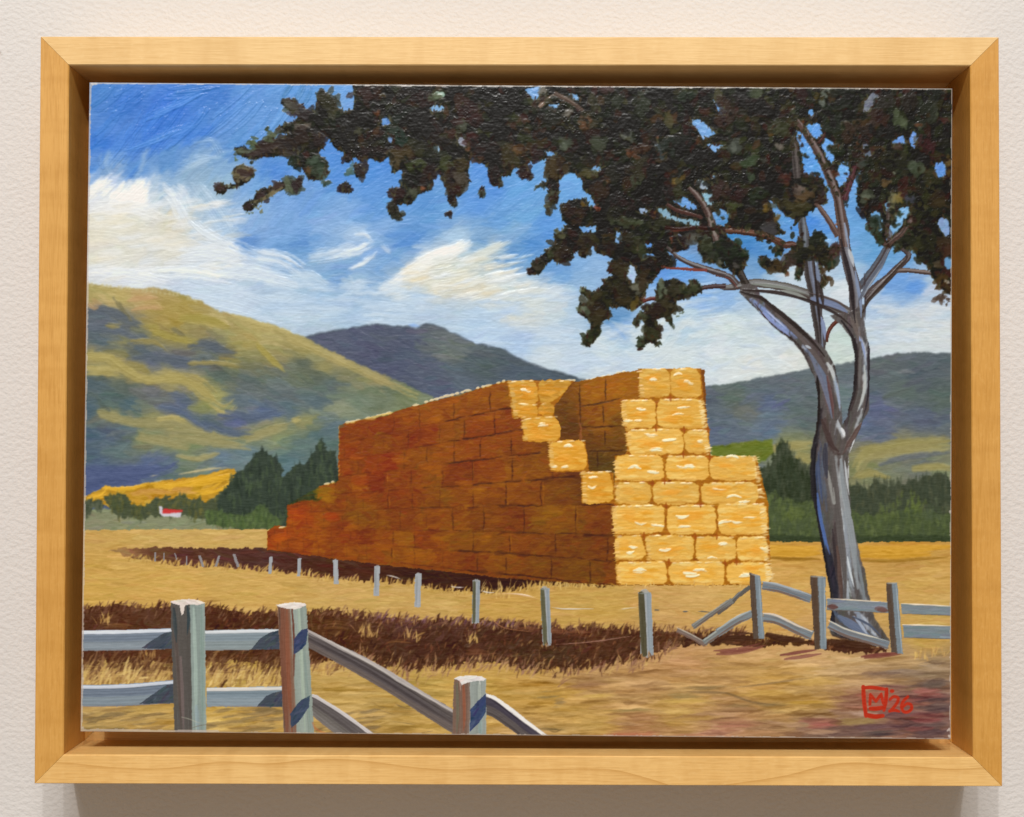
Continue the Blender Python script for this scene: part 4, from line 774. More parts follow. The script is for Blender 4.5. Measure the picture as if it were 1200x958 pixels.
tk("755 560 762 640 760 760 745 857", 2.6, '383036', z8); tk("720 560 715 680 710 780", 3, '6a6668', z8, op=.6); tk("690 380 700 440 720 500", 5, '6f6660', z8); tk("735 680 735 760 720 840", 2.2, 'C8C8C4', z8, dry=.3)
tk("660 380 700 350 735 360", 4, '4a4444', z8)
tk("1010,480 1003,500 998,515 992,528", 3.4, 'A0A6AA'); tk("994,478 992,490 990,500", 4, '332a2c'); tk("980,495 984,505 988,514", 4, 'B6BCC0', n=1); tk("986,504 989,512", 4, 'D6DADC', n=1)
tk("966,490 970,510 976,528 984,532", 6, '4a3c3a'); tk("1008,496 1000,508 992,522 986,532", 5, '5a4844'); tk("996,525 994,545 993,560", 2.6, 'C9CCCC'); tk("968,520 964,545 964,570 968,600", 5, '525a68')
tk("978,535 980,560 985,590 992,620 998,650 1003,690", 5, '8b8e90'); tk("986,535 984,560 990,590 997,625", 4, 'A9ADAE', dry=.2); tk("970,560 974,580 976,600 974,570", 4, '7a7a78'); tk("966,560 972,590 976,610 980,650 984,690", 4.5, '5c5654')
tk("988,600 992,640 996,680 1000,700", 6, '9098a0'); tk("983,640 988,670 992,700 994,720", 5, 'A0A8B0', dry=.15); tk("978,610 980,650 982,680", 4, '4c4242'); tk("996,610 1002,640 1008,670", 3, '6e6e70'); tk("1000,600 1005,630 1008,650", 2, '9CA8A8', dry=.2)
tk("983,590 988,620 985,650 992,680 997,700", 1.8, 'C6CED2', dry=.2); tk("968,640 974,665 978,690 980,712", 8, '30303a'); tk("975,715 985,725 1000,735 1015,748", 7, '4f5a6c'); tk("1000,715 1012,728 1025,745", 7, '8F9AAA'); tk("1008,720 1018,735 1028,747", 2.5, 'C4CCD6', dry=.1)
tk("972,735 985,742 1000,750", 6, '25242c'); tk("986,636 989,640", 2.5, 'C09868', n=1); tk("988,705 1005,712", 8, '8f8f90'); tk("1004,680 1010,695 1016,712", 5, '7f8488')
st([(975, 744), (1000, 752), (1040, 758)], 4, '3a2620', op=.7)

soften(2, 2.0, TM, sy=8, sx=2.5, k=.7)
scatter(TM, .6, 18, 2.2, 84, jit=.035, aj=8, op=.5, clip=TM, i=tid, ht=1.2, hue=.01)
soften(1, 1.2, TM, sy=6, sx=2, k=.6)
# ---- foliage
holes = []
def hole(f, s, c=None, e=False, jag=1.2):
    v = [float(t) for t in s.split()]
    if e:
        sc = 4.286 if f in (z4, z8) else 4.615
        (cx, cy), = f(v[:2]); M = mask(ell(cx, cy, v[2] / sc, v[3] / sc, v[4] if len(v) > 4 else 0), jag)
    else: M = mask(f(v), jag)
    holes.append((M, c))
CROWN = Q(z2, "330 30 350 105 340 175 300 195 250 160 215 100 160 65 140 125 135 180 100 190 60 150 0 120") + Q(z1, "1150 110 1110 125 1105 150 1150 190 1200 215 1180 240 1150 250 1120 255 1160 290 1130 320 1110 340 1160 390 1200 420") + \
    Q(z2, "20 440 60 490 100 560 160 560 210 520 200 460 150 410 185 380 165 310 215 340 245 390 290 400 300 460 325 465 345 430 390 465 420 435 465 455 490 465 535 430 550 470 545 525 600 500 610 560 595 600 640 610 530 610 560 660 525 690 530 745 590 780 600 755 575 690 610 690 650 690 690 640 770 610 775 575 760 540 790 500 830 570 850 620 850 670 880 700 905 700 890 640 920 645 970 560 965 500 980 430 1030 465 1065 490 1075 530 1095 590 1150 600 1140 540 1190 535") + \
    Q(z3, "35 535 50 495 80 495 110 540 150 560 150 520 120 480 150 460 200 450 230 440 225 500 240 560 210 580 240 610 250 680 290 690 300 620 300 560 345 510 390 530 430 560 425 610 470 640 500 700 460 700 440 660 350 670 300 700 320 780 350 800 280 860 270 890 240 920") + \
    Q(z7, "280 10 240 60 180 110 125 170 130 195 190 195 240 130 260 110 290 130 350 125 370 80 400 60 415 100 440 110 450 70 480 40 500 80 550 90 590 110 565 160 590 200 560 220 525 215 545 250 480 290 430 260 415 290 460 320 475 350 405 350 400 395 450 430 480 450 470 480 430 550 440 585 480 565 520 500 530 450 570 430 570 370 640 370 690 390 740 360 760 310 770 270 800 230 850 170 900 150 915 120 880 70 930 70 990 60 1010 20 1040 0 1050 60 1080 120 1130 130 1180 160 1220 160") + \
    Q(z8, "30 110 60 160 100 190 130 150 160 90 130 50 60 0") + Q(z4, "20 770 90 770 180 780 260 800 330 790 390 740 450 700 490 660 560 640 555 590 600 600 640 590 700 560 700 640 735 690 750 740 780 800 840 857 900 857 930 820") + \
    Q(z8, "880 40 900 70 930 50 990 60 1000 100 1040 130 1070 160 1080 200 1110 240 1160 280 1200 290") + [(1125, 290), (1125, 85), (400, 85)]
CM = mask(CROWN, 1.0)
for f_, s_ in ((z7, "830 240 900 220 960 230 990 270 1010 230 1050 230 1070 280 1030 310 960 330 930 340 940 380 910 400 912 440 915 490 890 450 860 425 825 440 850 500 848 540 825 545 840 585 800 560 765 570 735 600 712 580 745 555 772 500 752 440 722 430 722 475 700 460 700 430 740 400 790 370 825 335 820 280"),
               (z8, "210 90 240 85 270 115 300 95 345 130 355 170 335 175 290 162 240 155 215 125"), (z8, "290 40 320 35 335 60 320 85 295 72"), (z8, "400 0 600 0 612 80 570 90 585 150 555 165 530 130 515 180 548 190 550 235 522 250 508 110 470 80 440 120 430 180 400 205 385 180 400 140 345 105 330 80 390 60"),
               (z8, "790 0 850 0 835 32 805 22"), (z1, "760 585 780 575 815 590 830 580 870 585 850 560 838 525 850 495 900 480 955 500 960 540 930 570 880 590 845 605 810 610 795 635 760 630 750 600"), (z1, "895 700 915 675 950 670 975 620 1010 605 1060 600 1090 570 1125 565 1130 600 1090 620 1040 630 1030 660 980 680 950 720 905 730"),
               (z1, "850 385 900 380 940 395 990 375 1020 340 1080 335 1160 330 1160 400 1080 430 1000 440 960 450 930 440 870 425"), (z1, "1070 290 1100 270 1150 250 1180 280 1160 310 1090 310"), (z2, "340 480 375 465 405 500 400 545 360 550 345 520"), (z2, "280 575 330 585 325 630 290 625"), (z2, "1020 600 1045 600 1058 640 1030 650")):
    CM |= mask(f_([float(v) for v in s_.split()]), 1.0)
for f, s in ((z4, "0 120 30 150 60 185 20 190 0 170"), (z4, "395 265 430 290 480 350 510 400 540 470 575 540 590 600 585 650 610 720 580 730 540 690 500 640 545 640 555 590 530 530 490 500 430 490 425 420 405 340"),
             (z4, "520 340 540 312 575 330 620 345 625 365 590 350 550 355 590 400 582 440 545 400"), (z4, "620 430 660 425 668 480 640 550 610 560 592 490"), (z4, "720 470 700 560 690 600 700 640 735 690 740 740 800 857 640 857 665 700 650 600 690 500"),
             (z4, "455 680 490 665 560 740 600 800 600 857 540 857 510 760 450 710"), (z4, "255 620 300 640 340 700 385 720 385 790 330 780 290 700"), (z4, "0 650 60 690 50 740 0 750"), (z4, "870 330 935 290 940 335 880 342"), (z4, "960 310 985 270 1010 300 990 365 965 345"),
             (z4, "910 665 960 650 965 690 930 740 890 790 850 830 860 760"), (z4, "765 690 800 670 830 720 820 790 790 740"), (z4, "840 640 870 620 880 680 850 700"),
             (z3, "115 70 205 50 190 125 155 125"), (z3, "350 90 400 100 410 130 370 120"), (z3, "240 150 310 150 270 190"), (z3, "1000 235 1060 230 1150 310 1080 340 1050 290"), (z3, "1130 120 1200 170 1200 210 1160 190"),
             (z3, "1095 365 1190 370 1140 415"), (z3, "220 400 280 415 270 435 240 430"), (z3, "445 660 480 670 500 715 465 700"), (z3, "400 815 500 805 495 840 430 845"), (z3, "610 830 640 860 630 900 600 880"),
             (z3, "915 670 980 650 1040 700 1050 725 960 710"), (z3, "1115 730 1200 725 1200 810 1150 800"), (z3, "1130 535 1150 540 1150 600 1130 600")): hole(f, s)
for f, s, c in ((z4, "472 182 14 18", None), (z4, "485 272 42 38", None), (z4, "1118 468 30 42", '5c8fd6'), (z4, "1140 755 26 48 -15", '7f9cc8'), (z4, "1060 545 9 15", None), (z3, "498 503 28 18", '6e9ccc'), (z3, "755 725 25 16", '8fa8c8'),
                (z2, "515 240 28 28", '5a88c8'), (z2, "540 340 17 20", '6488b8'), (z2, "790 395 24 22", '9cc4ec'), (z2, "800 100 34 22", '9db5a8'), (z2, "795 175 40 20", '79a6d2'), (z7, "780 98 32 22", '6fa8ec'), (z7, "690 190 28 48", 'A8C4E4'), (z7, "620 10 20 14", None),
                (z2, "930 350 35 22 30", '8890a0'), (z3, "760 915 50 10", '5a90d8')): hole(f, s, c, True)
for f, s, c in ((z4, "735 130 770 85 815 95 790 130 750 180 725 180", '69707c'), (z4, "725 340 750 330 775 400 740 410", '5d6a7c'), (z3, "805 350 835 360 870 440 850 450", '6a7686'), (z3, "820 710 880 715 900 750 1060 785 1050 805 960 795 870 770", '7fa5bb'),
                (z3, "1070 620 1130 640 1135 690 1090 700", '84b0c4'), (z3, "1035 560 1110 560 1100 610 1050 605", '8fa0b0'), (z3, "930 850 1060 900 1050 923 950 900", '7d8ea8')): hole(f, s, c)
HOLE = np.zeros((GH, GW), bool)
for M, c in holes: HOLE |= M
LEAF = CM & ~HOLE
under = C.copy(); under_id = ID.copy()
fill(LEAF, '1d1c16', fol, .5); GL[LEAF] = .30
for M, c in holes:
    if c: Mx = M & CM; C[Mx] = hx(c); scatter(Mx, 1.5, 7, 3, 0, aj=50, clip=Mx, jit=.03)
    else:
        Mx = M & CM & (under_id == sky_id); scatter(Mx, 1.2, 7, 3, 0, aj=50, clip=Mx, jit=.03, ht=1.2)
ys, xs = np.nonzero(LEAF)
PAL = ['14150f', '191a12', '10120e', '20241a', '2a1a16', '33201a', '3a1e1c', '262a1a', '302e1c', '3c2c1c', '242a20', '1a211a', '45301e', '33381f', '47462c']
PW_ = np.array([16, 14, 16, 8, 6, 5, 3, 6, 5, 3, 5, 6, 1.5, 3, 1.5]); PW_ = PW_ / PW_.sum()
def daub(x, y, r, c, ang=None, op=.7, i=fol, clip=None, gl=.30, ht=1.5, el=1.5):
    a = rng.random() * math.pi if ang is None else math.radians(ang); l = r * (el - 1)
    q = P([(x, y)])[0]; dx, dy = math.cos(a) * l * K, -math.sin(a) * l * K
    rs([q - (dx, dy), q + rng.normal(size=2) * .6, q + (dx, dy)], 2 * r * K, hx(c), op=op, i=i, ht=ht, clip=clip, gl=gl, br=.9, t0=.6, t1=.6, streak=.025, jag=2.2, sm=False)
leafclip = LEAF
for k in rng.integers(0, len(ys), 3400):
    x, y = xs[k], ys[k]; a = rng.random() * math.pi; l = K * (2 + rng.random() * 5)
    bright = 1.25 if y < GH * .14 or x > GW * .82 else 1.0
    c = (hx(PAL[rng.choice(len(PAL), p=PW_)]) + rng.normal() * .012) * bright
    if y > GH * .3 and x < GW * .72: c = c * .8 + hx('4a4228') * .3
    rs([(x - math.cos(a) * l, y + math.sin(a) * l), (x + math.cos(a) * l, y - math.sin(a) * l)], K * (5 + rng.random() * 7), c, op=.7, i=fol, ht=1.4, clip=leafclip, gl=.28, br=.9, t0=.6, t1=.6, streak=.03, jag=2, sm=False)
def D(f, rows_, el=1.45, op=.7, clip=None):
    if op > .8: op = .75
    sc = 4.286 if f in (z4, z8) else 4.615
    for t in rows_.split(';'):
        v = t.split()
        if len(v) < 5: continue
        (x, y), = f([float(v[0]), float(v[1])]); rx, ry = float(v[2]) / sc, float(v[3]) / sc; ang = float(v[5]) if len(v) > 5 else 0
        if ry > rx: rx, ry, ang = ry, rx, ang + 90
        cc = hx(v[4])
        lum = cc.mean(); cc = cc * .85 + lum * .15; cc = cc * .74 + hx('1f1e18') * .26 if (lum > .2 and f not in (z1,)) else cc * .92
        ta = math.radians(ang)
        for k in range(4 + int(rx * ry / 9)):
            o = rng.normal(size=2) * (rx, ry) * .42; o = (o[0] * math.cos(ta) - o[1] * math.sin(ta), o[0] * math.sin(ta) + o[1] * math.cos(ta))
            r_ = max(1., min(ry, 7) * (.36 + .36 * rng.random()))
            daub(x + o[0], y + o[1], r_, cc + rng.normal() * .03, -ang + rng.normal() * 35, op=op, el=1.5 + rng.random() * .8, clip=clip)
# noted daubs, tile by tile
D(z4, """195 95 30 35 5a6a48;155 440 40 34 46603a;165 490 18 36 4f684a;915 225 32 38 5c6e48;1085 180 28 32 586544;985 460 44 42 56684c;890 480 20 11 8d9c80 -30;1020 250 32 16 526048 -45;750 600 30 26 66725a;880 620 26 56 8d8a60;910 620 20 45 97843c;80 650 48 22 52602f;
545 90 24 40 7f8d80;500 100 17 45 7a6524;700 330 11 45 8a4e32;640 230 12 28 8f857a;310 350 20 22 7d7468;240 665 16 36 8f6c20;380 650 85 40 4a4420;440 590 50 32 6d5030;410 570 26 26 7d6a60;1160 450 18 45 866a2c;1170 540 9 36 a09088;350 510 18 52 6a3024;
85 350 30 32 5a6458;330 250 50 40 4a5030;260 285 22 16 80602c;380 150 14 50 455030;640 120 70 50 20271c;570 240 44 52 222b1f;670 290 42 50 3f2e22;850 280 46 34 1c1f18;880 430 90 60 282a18;1050 340 44 48 441e22;1050 180 50 70 2b3024;1060 560 60 90 35361c;1110 620 60 40 3c3018;
270 770 36 30 4e4c52;1040 800 54 40 3c3c24;300 420 50 40 1c2419;520 565 22 60 43343a;460 500 34 20 4a3430;735 520 30 34 1f2c20;740 690 22 28 241a1c;640 630 20 30 2c2c24;450 405 18 12 2c3838;590 370 44 28 27331f;680 395 24 24 1e241a;
790 740 40 40 2f4232;770 760 24 26 4a6050;810 800 20 30 354a30;910 690 20 24 2f4028;890 740 18 20 3a4a34;500 810 40 40 252c20;1000 240 30 12 8a5030;900 350 40 20 5a4034;990 320 14 30 6a7480;800 190 40 40 3f2c24;760 280 34 60 30241e;130 130 50 40 24141a;60 200 40 50 3a2a20;
230 160 60 50 1c1014;420 100 30 50 3a2018;850 130 50 40 33302a;830 220 40 26 40281f;650 540 12 20 8d8680 70;430 610 40 20 7a5c34;20 570 40 30 4a3428;100 590 60 30 3c2424;200 590 50 40 24301f;1010 700 40 30 2c2f1a;1150 300 30 60 26261e;1090 90 50 40 2c302a;
960 120 40 50 302a24;730 430 30 24 4d5a50;850 540 26 18 8a6a3c;960 620 26 22 585c74;300 720 20 24 8a6a2c 60;640 80 60 30 24281c;910 840 26 20 5a6a50;960 800 26 26 4f5838""")
D(z4, "410 320 9 60 a04c20 12;430 235 10 20 a04a20 30;590 470 20 26 7a3a24;615 350 30 10 8a4a28;385 470 14 40 2a2c34;130 770 110 7 9a5038;40 755 40 6 c07040;605 740 14 10 c8704a", op=.7)
D(z3, """610 130 28 34 3c4636;755 140 36 70 35402e;985 110 48 38 2e4230;510 355 44 44 445038;330 360 34 32 56644e;665 322 26 32 7d857a;720 565 34 42 48563a;940 570 36 20 a5802c;940 625 42 36 3a3c22;275 500 58 62 5c4824;460 530 36 34 66602f;700 420 34 20 80492c;740 390 60 28 5c3a26;
830 290 40 50 241a14;860 80 60 40 151611;640 250 60 50 11110d;450 240 50 50 4a4428;440 250 30 30 80502c;280 230 70 40 282a22;70 60 60 40 1c1a16;60 130 60 50 141410;110 240 60 14 6a4020;80 390 30 30 6a4622;120 330 50 30 3a4424;175 425 30 32 2c1412;120 520 34 38 311614 45;
40 470 40 40 4a441f;60 400 20 30 8a6030;180 595 16 14 4f5434;215 590 16 18 4a4224;255 635 18 24 4f5840;250 710 28 38 433a20;230 690 18 16 6a6a4c;390 740 70 60 3c2a14;420 690 30 14 8f6a20 30;640 780 60 30 505a3c;720 790 40 24 52603c;820 800 60 40 3c4028;
640 680 70 40 2c1c1c;590 740 60 40 2c2c1c;300 850 40 24 6a6a40;450 880 60 30 44401f;560 870 50 30 52401c;730 890 50 30 3c4426;1050 590 16 20 3c3a2c;1160 600 36 50 3f2a26;890 640 30 40 33201f;1010 880 40 30 5c5a54;940 880 36 26 302830;1040 870 30 24 6a6c60;860 910 40 20 2c2024;
1100 880 20 24 5c6a50;1050 450 100 50 141610;1100 560 50 30 1a1c14;850 500 80 40 14140e;720 500 50 60 33301c;600 520 60 50 22221a;960 350 60 50 1e221c;880 390 40 50 2e3830;520 600 50 60 3c2a14;1170 240 30 50 3a241c;1080 180 50 20 4a281c;980 270 20 80 3c1c1c;
560 60 50 30 4a2c2c;400 60 50 30 40302c;480 160 30 50 44442c;350 190 22 36 8a8478 50;330 130 70 12 6a5448 -35;230 130 40 10 7a6a60 40;210 95 26 30 8a8478;1180 140 30 30 4a3428;550 570 26 14 96602c""")
D(z3, "505 710 12 20 c05030;820 740 10 28 b07030;905 870 10 24 b05038;1170 815 30 8 d06040;680 410 22 14 a0552c;830 330 8 12 b07050", op=.7)
D(z2, """185 110 40 50 45452e;230 160 40 50 3a3a24;30 170 34 50 46444a -40;90 210 40 30 3a3034;70 280 36 28 8a7c70;60 330 70 50 33251f;150 340 40 50 2c1c18;350 290 36 34 4c4e30;290 350 70 50 17170f;390 230 60 50 15120f;310 290 60 70 201f18;40 450 36 50 1e281c;100 510 20 34 7a5428;
140 450 34 30 4f6a52;170 510 44 40 466048 -35;130 530 24 20 3a5038;20 590 50 50 4f5c46;45 570 24 34 2c1c1a;205 575 24 22 4f6a52;375 510 36 40 3a3238;400 420 60 40 2c1e20;490 420 50 30 261a18;310 430 24 36 2a1a1c;300 600 30 30 2c1820;320 520 24 40 5a8a86 20;
600 100 40 50 353c24;500 110 20 14 6a5420;430 80 90 40 3a2420;640 90 70 40 26201c;560 300 50 50 2c3f33;600 340 30 40 28483c;620 200 80 60 1f2822;700 250 90 60 17150f;680 480 44 40 4c5a2a;860 470 50 30 505a2c;600 420 60 40 5a4824;560 470 30 40 6a5a38;640 570 44 40 141c14;
740 520 40 60 30201c;720 600 16 14 c06a40;760 590 16 20 505a42;655 630 30 34 5a6248;580 640 44 36 301818;550 700 26 40 38382c;575 750 26 26 3c4034;860 560 50 70 3f3420;880 550 30 50 302018;930 560 34 60 5f5444;920 480 50 40 554824;870 640 20 40 2a1418;890 690 16 20 3f3a2c;
860 740 18 30 38261f;1075 135 20 28 6a7264 -25;930 258 26 30 626a54 -25;950 190 60 50 3a1a1a;880 300 40 26 4a2c20;980 350 40 40 4a2420;970 390 16 14 a05c30;900 60 60 30 14110f;1050 80 60 40 100f0c;1120 180 70 60 0f0f0c;1100 280 80 60 10120c;1050 400 70 50 2c1a14;1020 460 30 20 5a3824;
1100 420 60 50 20140f;1180 430 40 60 40381a;1110 550 36 40 2c1418;1135 570 16 40 5f5c4c;1040 625 18 30 4f5c48;1190 500 20 30 443c1c;770 290 50 60 2c1a14;820 360 50 40 26200f;770 430 40 50 262a18;700 380 50 40 2f3018;470 200 14 20 8a4a20;720 130 50 40 34201c;780 110 50 20 6a7a54""")
D(z1, """1150 150 40 26 5a604a -35;1180 190 26 30 45383c -30;770 600 26 26 43302f;820 590 26 14 7f8f78 20;895 525 54 40 7a7050;905 520 34 30 43302f;940 500 22 18 5c4030;850 525 14 30 8a8a68;890 405 46 18 56604a;960 420 40 26 3c3030;1010 390 50 34 3a2a26;1060 380 50 34 43342a 20;
960 365 28 26 56663c;1050 330 34 28 5f6a48;1030 285 14 16 3f5038;1090 290 28 16 4a5044;1140 265 24 14 3a4438;1100 400 50 24 5a4a34 20;945 460 16 14 3a4438;855 450 10 18 6a8460;1130 370 50 50 2f241f;1160 420 30 30 4a4430;1185 450 24 50 1c281c;925 695 34 18 3c2a2e 50;980 700 14 40 8a8a5c -35;
1000 640 36 26 3c2c2c 30;1050 620 34 18 7a7050 20;1095 590 34 22 45342f 15;1145 590 26 50 56604a;1165 600 20 40 3a4434;940 740 30 6 7a8a6a 10;1190 570 20 40 3a2c28""", op=.9)
D(z7, """300 60 60 50 3c3620;250 90 20 34 56603f;190 145 44 26 3a3626 35;140 175 20 18 3a2420;330 90 50 40 33261a;440 40 40 60 3a2f18;560 40 40 40 2c2014;735 55 40 60 3f4a28;680 20 40 40 2f2c1a;620 150 50 50 3a3018;640 260 60 50 35301a;570 160 20 20 241c14;545 225 20 8 2c241c -20;560 240 24 10 3a3020 -20;
430 275 22 18 6a7040;480 310 50 30 4c4422;430 380 36 26 76866a;450 400 24 18 5c6a4c 30;520 400 50 40 3c3018;500 450 34 30 443c20;470 520 34 44 38401f 60;445 565 20 20 2c3420;640 340 60 24 4a3c1c;710 350 30 34 7a6420;740 260 40 30 80806a;760 220 40 40 4a3820;800 130 50 30 2c2414;880 120 34 30 24201a;
750 330 10 24 a84a24;940 275 70 50 45402a;850 275 26 40 6a7a5c;1020 270 40 30 45502f;1040 240 30 20 56603c;880 370 70 40 3f3820;820 400 60 40 3a2c20;740 420 30 24 56603f;720 450 20 30 5a6044;900 440 14 50 4a5a40;840 500 20 60 3c2c20;790 510 40 40 46482a 40;740 560 24 40 4a5a3c 30;830 560 14 30 3f4c2c;725 580 24 8 5a6a44 -40;
950 30 40 34 2c1c1c;980 40 20 20 3a3038;1080 40 40 40 4a5438;1130 90 50 40 33402c;1180 50 50 50 283020;1100 100 40 20 3a3c30;1160 130 30 20 6a6c5c;930 380 10 16 1c1a14;960 400 40 6 7a9070 -40""", op=.9)
D(z8, """20 30 40 40 24301f;90 30 26 40 31482c;135 75 34 24 2c3c24;60 80 50 40 222c1e;100 140 40 14 55504c 50;230 110 20 34 2f3420 20;300 135 40 30 55401f;310 60 22 24 32482c;280 60 20 14 6f5a58;350 170 12 44 8a5030;370 100 34 44 4c3a34;430 60 60 50 2a2c1e;520 60 50 40 2f2c1c;550 100 34 40 36341f;570 130 18 24 2f4a34;
400 185 20 24 3a5038;590 60 30 30 5a3430;540 200 24 20 6a5030;530 160 20 40 5f4428;480 20 60 30 242a1c;640 10 14 14 2c2c24;820 10 30 20 2f4228;900 50 18 24 32503a;1010 20 60 50 33351c;1080 60 50 60 2f301a;1040 100 40 24 2c2c18;1150 40 50 50 3c2c1a;1160 100 30 60 4a2c1c;1100 130 40 20 6a5a40;1150 180 50 20 4a2420;
1130 220 40 26 6a4a20 -30;1150 260 36 14 55401f -45;1160 310 20 14 6f5a50;1120 300 26 22 6a5040 -40;1150 330 20 8 6a5444 -50;960 20 30 30 2c3020;1160 215 30 10 d8d4c4 -10""", op=.9)
hole_c = mask(ell(*z8([1160, 120])[0], 5, 8)); C[hole_c] = hx('6a9cc8')
# dark leaf touches break the noted daubs up again
ys, xs = np.nonzero(LEAF)
for k in rng.integers(0, len(ys), 800):
    x, y = xs[k], ys[k]; a = rng.random() * math.pi; l = K * (1.5 + rng.random() * 3)
    c = hx(PAL[rng.choice(len(PAL), p=PW_)]) * (1.0 if y < GH * .28 else 1.15)
    rs([(x - math.cos(a) * l, y + math.sin(a) * l), (x + math.cos(a) * l, y - math.sin(a) * l)], K * (2 + rng.random() * 3.5), c, op=.6, i=fol, ht=1.6, clip=leafclip, gl=.26, br=.9, t0=.5, t1=.3, streak=.03, jag=2, sm=False)
# crisp darks and lights over the trunk
def tl(s_, w_, c, clip=True, op=.85, dry=.08, n=2):
    for k in range(n):
        q = np.array([tuple(map(float, t.split(','))) for t in s_.split()]) + rng.normal(size=2) * .35
        st(q, w_ * (.8 + .3 * rng.random()), hx(c) + rng.normal() * .012, op=op, clip=TM if clip else None, i=tid, ht=1.3, br=.9, dry=dry, t0=.4, t1=.25, jag=.9)
def trunk_accents():
    for a_ in (("880,333 900,335 920,338 942,344", 4, '7f857e', False), ("870,340 900,342 925,346 945,352 968,362 985,372 998,384", 4.5, '2e2524', False), ("950,350 965,354 980,359 992,366", 7, '6f7c9a', False), ("945,343 965,348 985,356 998,366", 2.2, '4f4240', False), ("915,341 930,344 945,350", 4, '8b908a', False),
               ("868,342 880,346 893,350 908,362 931,381 952,401 966,418", 5.5, '2a2220', True), ("893,366 903,376 914,385 925,394", 3, '8796c6', True), ("897,364 910,376 922,386", 2, 'aab4d4', True), ("884,356 905,384 930,410 946,432 956,450", 2.6, '3e2a28', True), ("908,368 930,388 950,410 965,432 975,455", 6, '5d5452', True),
               ("957,440 957,465 957,490 955,512", 6.5, '241e1e', True), ("950,420 962,445 970,470 974,490", 5, '6b7184', True), ("968,440 973,465 976,490", 4, '6a4f4e', True), ("969,425 975,436 977,446", 5, 'B9BEBE', True), ("979,448 982,465 984,482", 3, '8f9db4', True), ("943,405 950,409", 3, 'aab2bc', True),
               ("985,376 996,392 1001,408 1001,430 1000,455 994,478 987,497", 5, '241f21', True), ("1016,384 1018,410 1018,440 1016,468 1010,490", 2.6, '2a262c', True), ("1004,392 1010,405 1013,420", 3.4, '92a2c6', True), ("1012,428 1013,448 1010,466 1004,482", 3.2, 'B2B8B6', True), ("996,372 1002,385 1006,400", 5, '645a56', True), ("1008,400 1007,430 1006,455", 3, '6a6664', True),
               ("984,280 989,300 995,325 998,350 1001,378", 4.6, '231d20', False), ("1001,318 1004,336 1007,352 1008,372", 4.5, '74839e', False), ("994,292 998,303 1000,312", 4.4, 'B6BCC2', False), ("989,262 992,280 994,292", 3.5, '8795ac', False), ("1012,320 1013,345 1013,375", 2.4, '3a3236', False),
               ("1006,352 1014,338 1022,326 1034,308 1042,293", 6, '565c69', False), ("1010,350 1020,332 1034,312", 2.2, '8f98a4', False), ("1010,366 1018,350 1030,338 1045,322 1058,305", 5, '40352f', False), ("1014,352 1026,338 1042,322", 2, '7c7676', False),
               ("953,300 955,320 957,345 960,375 962,402", 3.4, '2c2424', False), ("957,308 958,322 960,335", 6, '75829a', False), ("962,372 965,385 966,398", 5, '7d8bab', False), ("958,330 962,345 964,360", 5, '332a2a', False),
               ("955,520 953,548 954,575 957,605 964,645 971,688 975,712", 5, '1f1d22', True), ("958,540 960,565 963,590", 4.5, '46516c', True), ("957,578 960,603 966,630 972,650", 4.6, '5069a0', True), ("975,535 978,575 983,620 988,665 990,700", 8, '595452', True), ("970,552 973,572 977,590 976,572", 4, '8a8a86', True), ("966,520 966,540 968,560", 6, '3c3c46', True),
               ("985,538 988,570 994,605 1000,645 1005,690", 6.5, '92999d', True), ("1003,505 999,520 995,536 994,560", 2.4, 'CCD0D2', True), ("989,540 991,560 994,580", 2.6, 'B4B9BC', True), ("980,640 983,670 986,705", 5, '54423c', True), ("992,652 995,668 1000,688", 2.6, 'CAD2D6', True), ("1003,650 1009,680 1013,705", 4, '70787c', True), ("975,620 978,650 980,680", 4, '3a3234', True),
               ("974,716 974,726 975,738", 8, '22212a', True), ("982,722 998,732 1020,746", 9, '66728a', True), ("1000,722 1008,732 1016,744", 4, 'A2AEC0', True), ("998,722 1018,732 1032,746", 3, '4c5568', True), ("962,492 968,508 974,522 982,530", 6, '4a3c3a', True), ("1009,496 1002,508 994,522", 5, '55443f', True), ("981,492 984,502 987,510", 3.6, 'A8AEB4', True), ("985,502 989,511", 3.6, 'DADDDF', True)):
        tl(*a_)
# boughs seen through the crown
bough(Q(z4, "640 857 625 740 612 660 600 600 560 500 520 410 470 320 420 250 385 205"), [12, 12, 11, 10, 9, 9, 8, 7, 5], '55423c', '7d7474', '33261f')
bough(Q(z4, "635 620 655 550 680 480 690 430"), [7, 7, 6, 5], '44242a', '6a5050')
bough(Q(z4, "505 335 530 305 542 280"), [3, 3.5, 2.5], '4a2c2a')
bough(Q(z4, "490 635 530 680 570 740 605 800"), [4, 5, 6, 7], '5a4640', '7d6a60', '3a2a26')
bough(Q(z4, "400 510 395 440 388 370 382 300"), [9, 9, 7, 4], '46403f', '6a6460', '2a2624')
bough(Q(z4, "435 857 432 780 425 710"), [11, 11, 9], '4f5054', '75808c', '2c2624')
bough(Q(z4, "0 775 100 778 200 790 280 815 340 850"), [6, 7, 8, 8, 8], '4c2f24', '74503e', '2a1c18')
bough(Q(z4, "850 800 856 730 860 680"), [5, 5, 3], '463a36', '6a6460'); bough(Q(z4, "840 857 880 820 930 780 985 700"), [8, 7, 6, 4], '54403a', '8a7f7c', '2c201c')
bough(Q(z3, "1000 600 1050 650 1090 710 1125 790 1150 890"), [4, 7, 8, 9, 8], '54423e', '8d8680', '33241f'); st(Q(z3, "1105 760 1130 830 1148 890"), 3, 'A09C94', i=tid, op=.7)
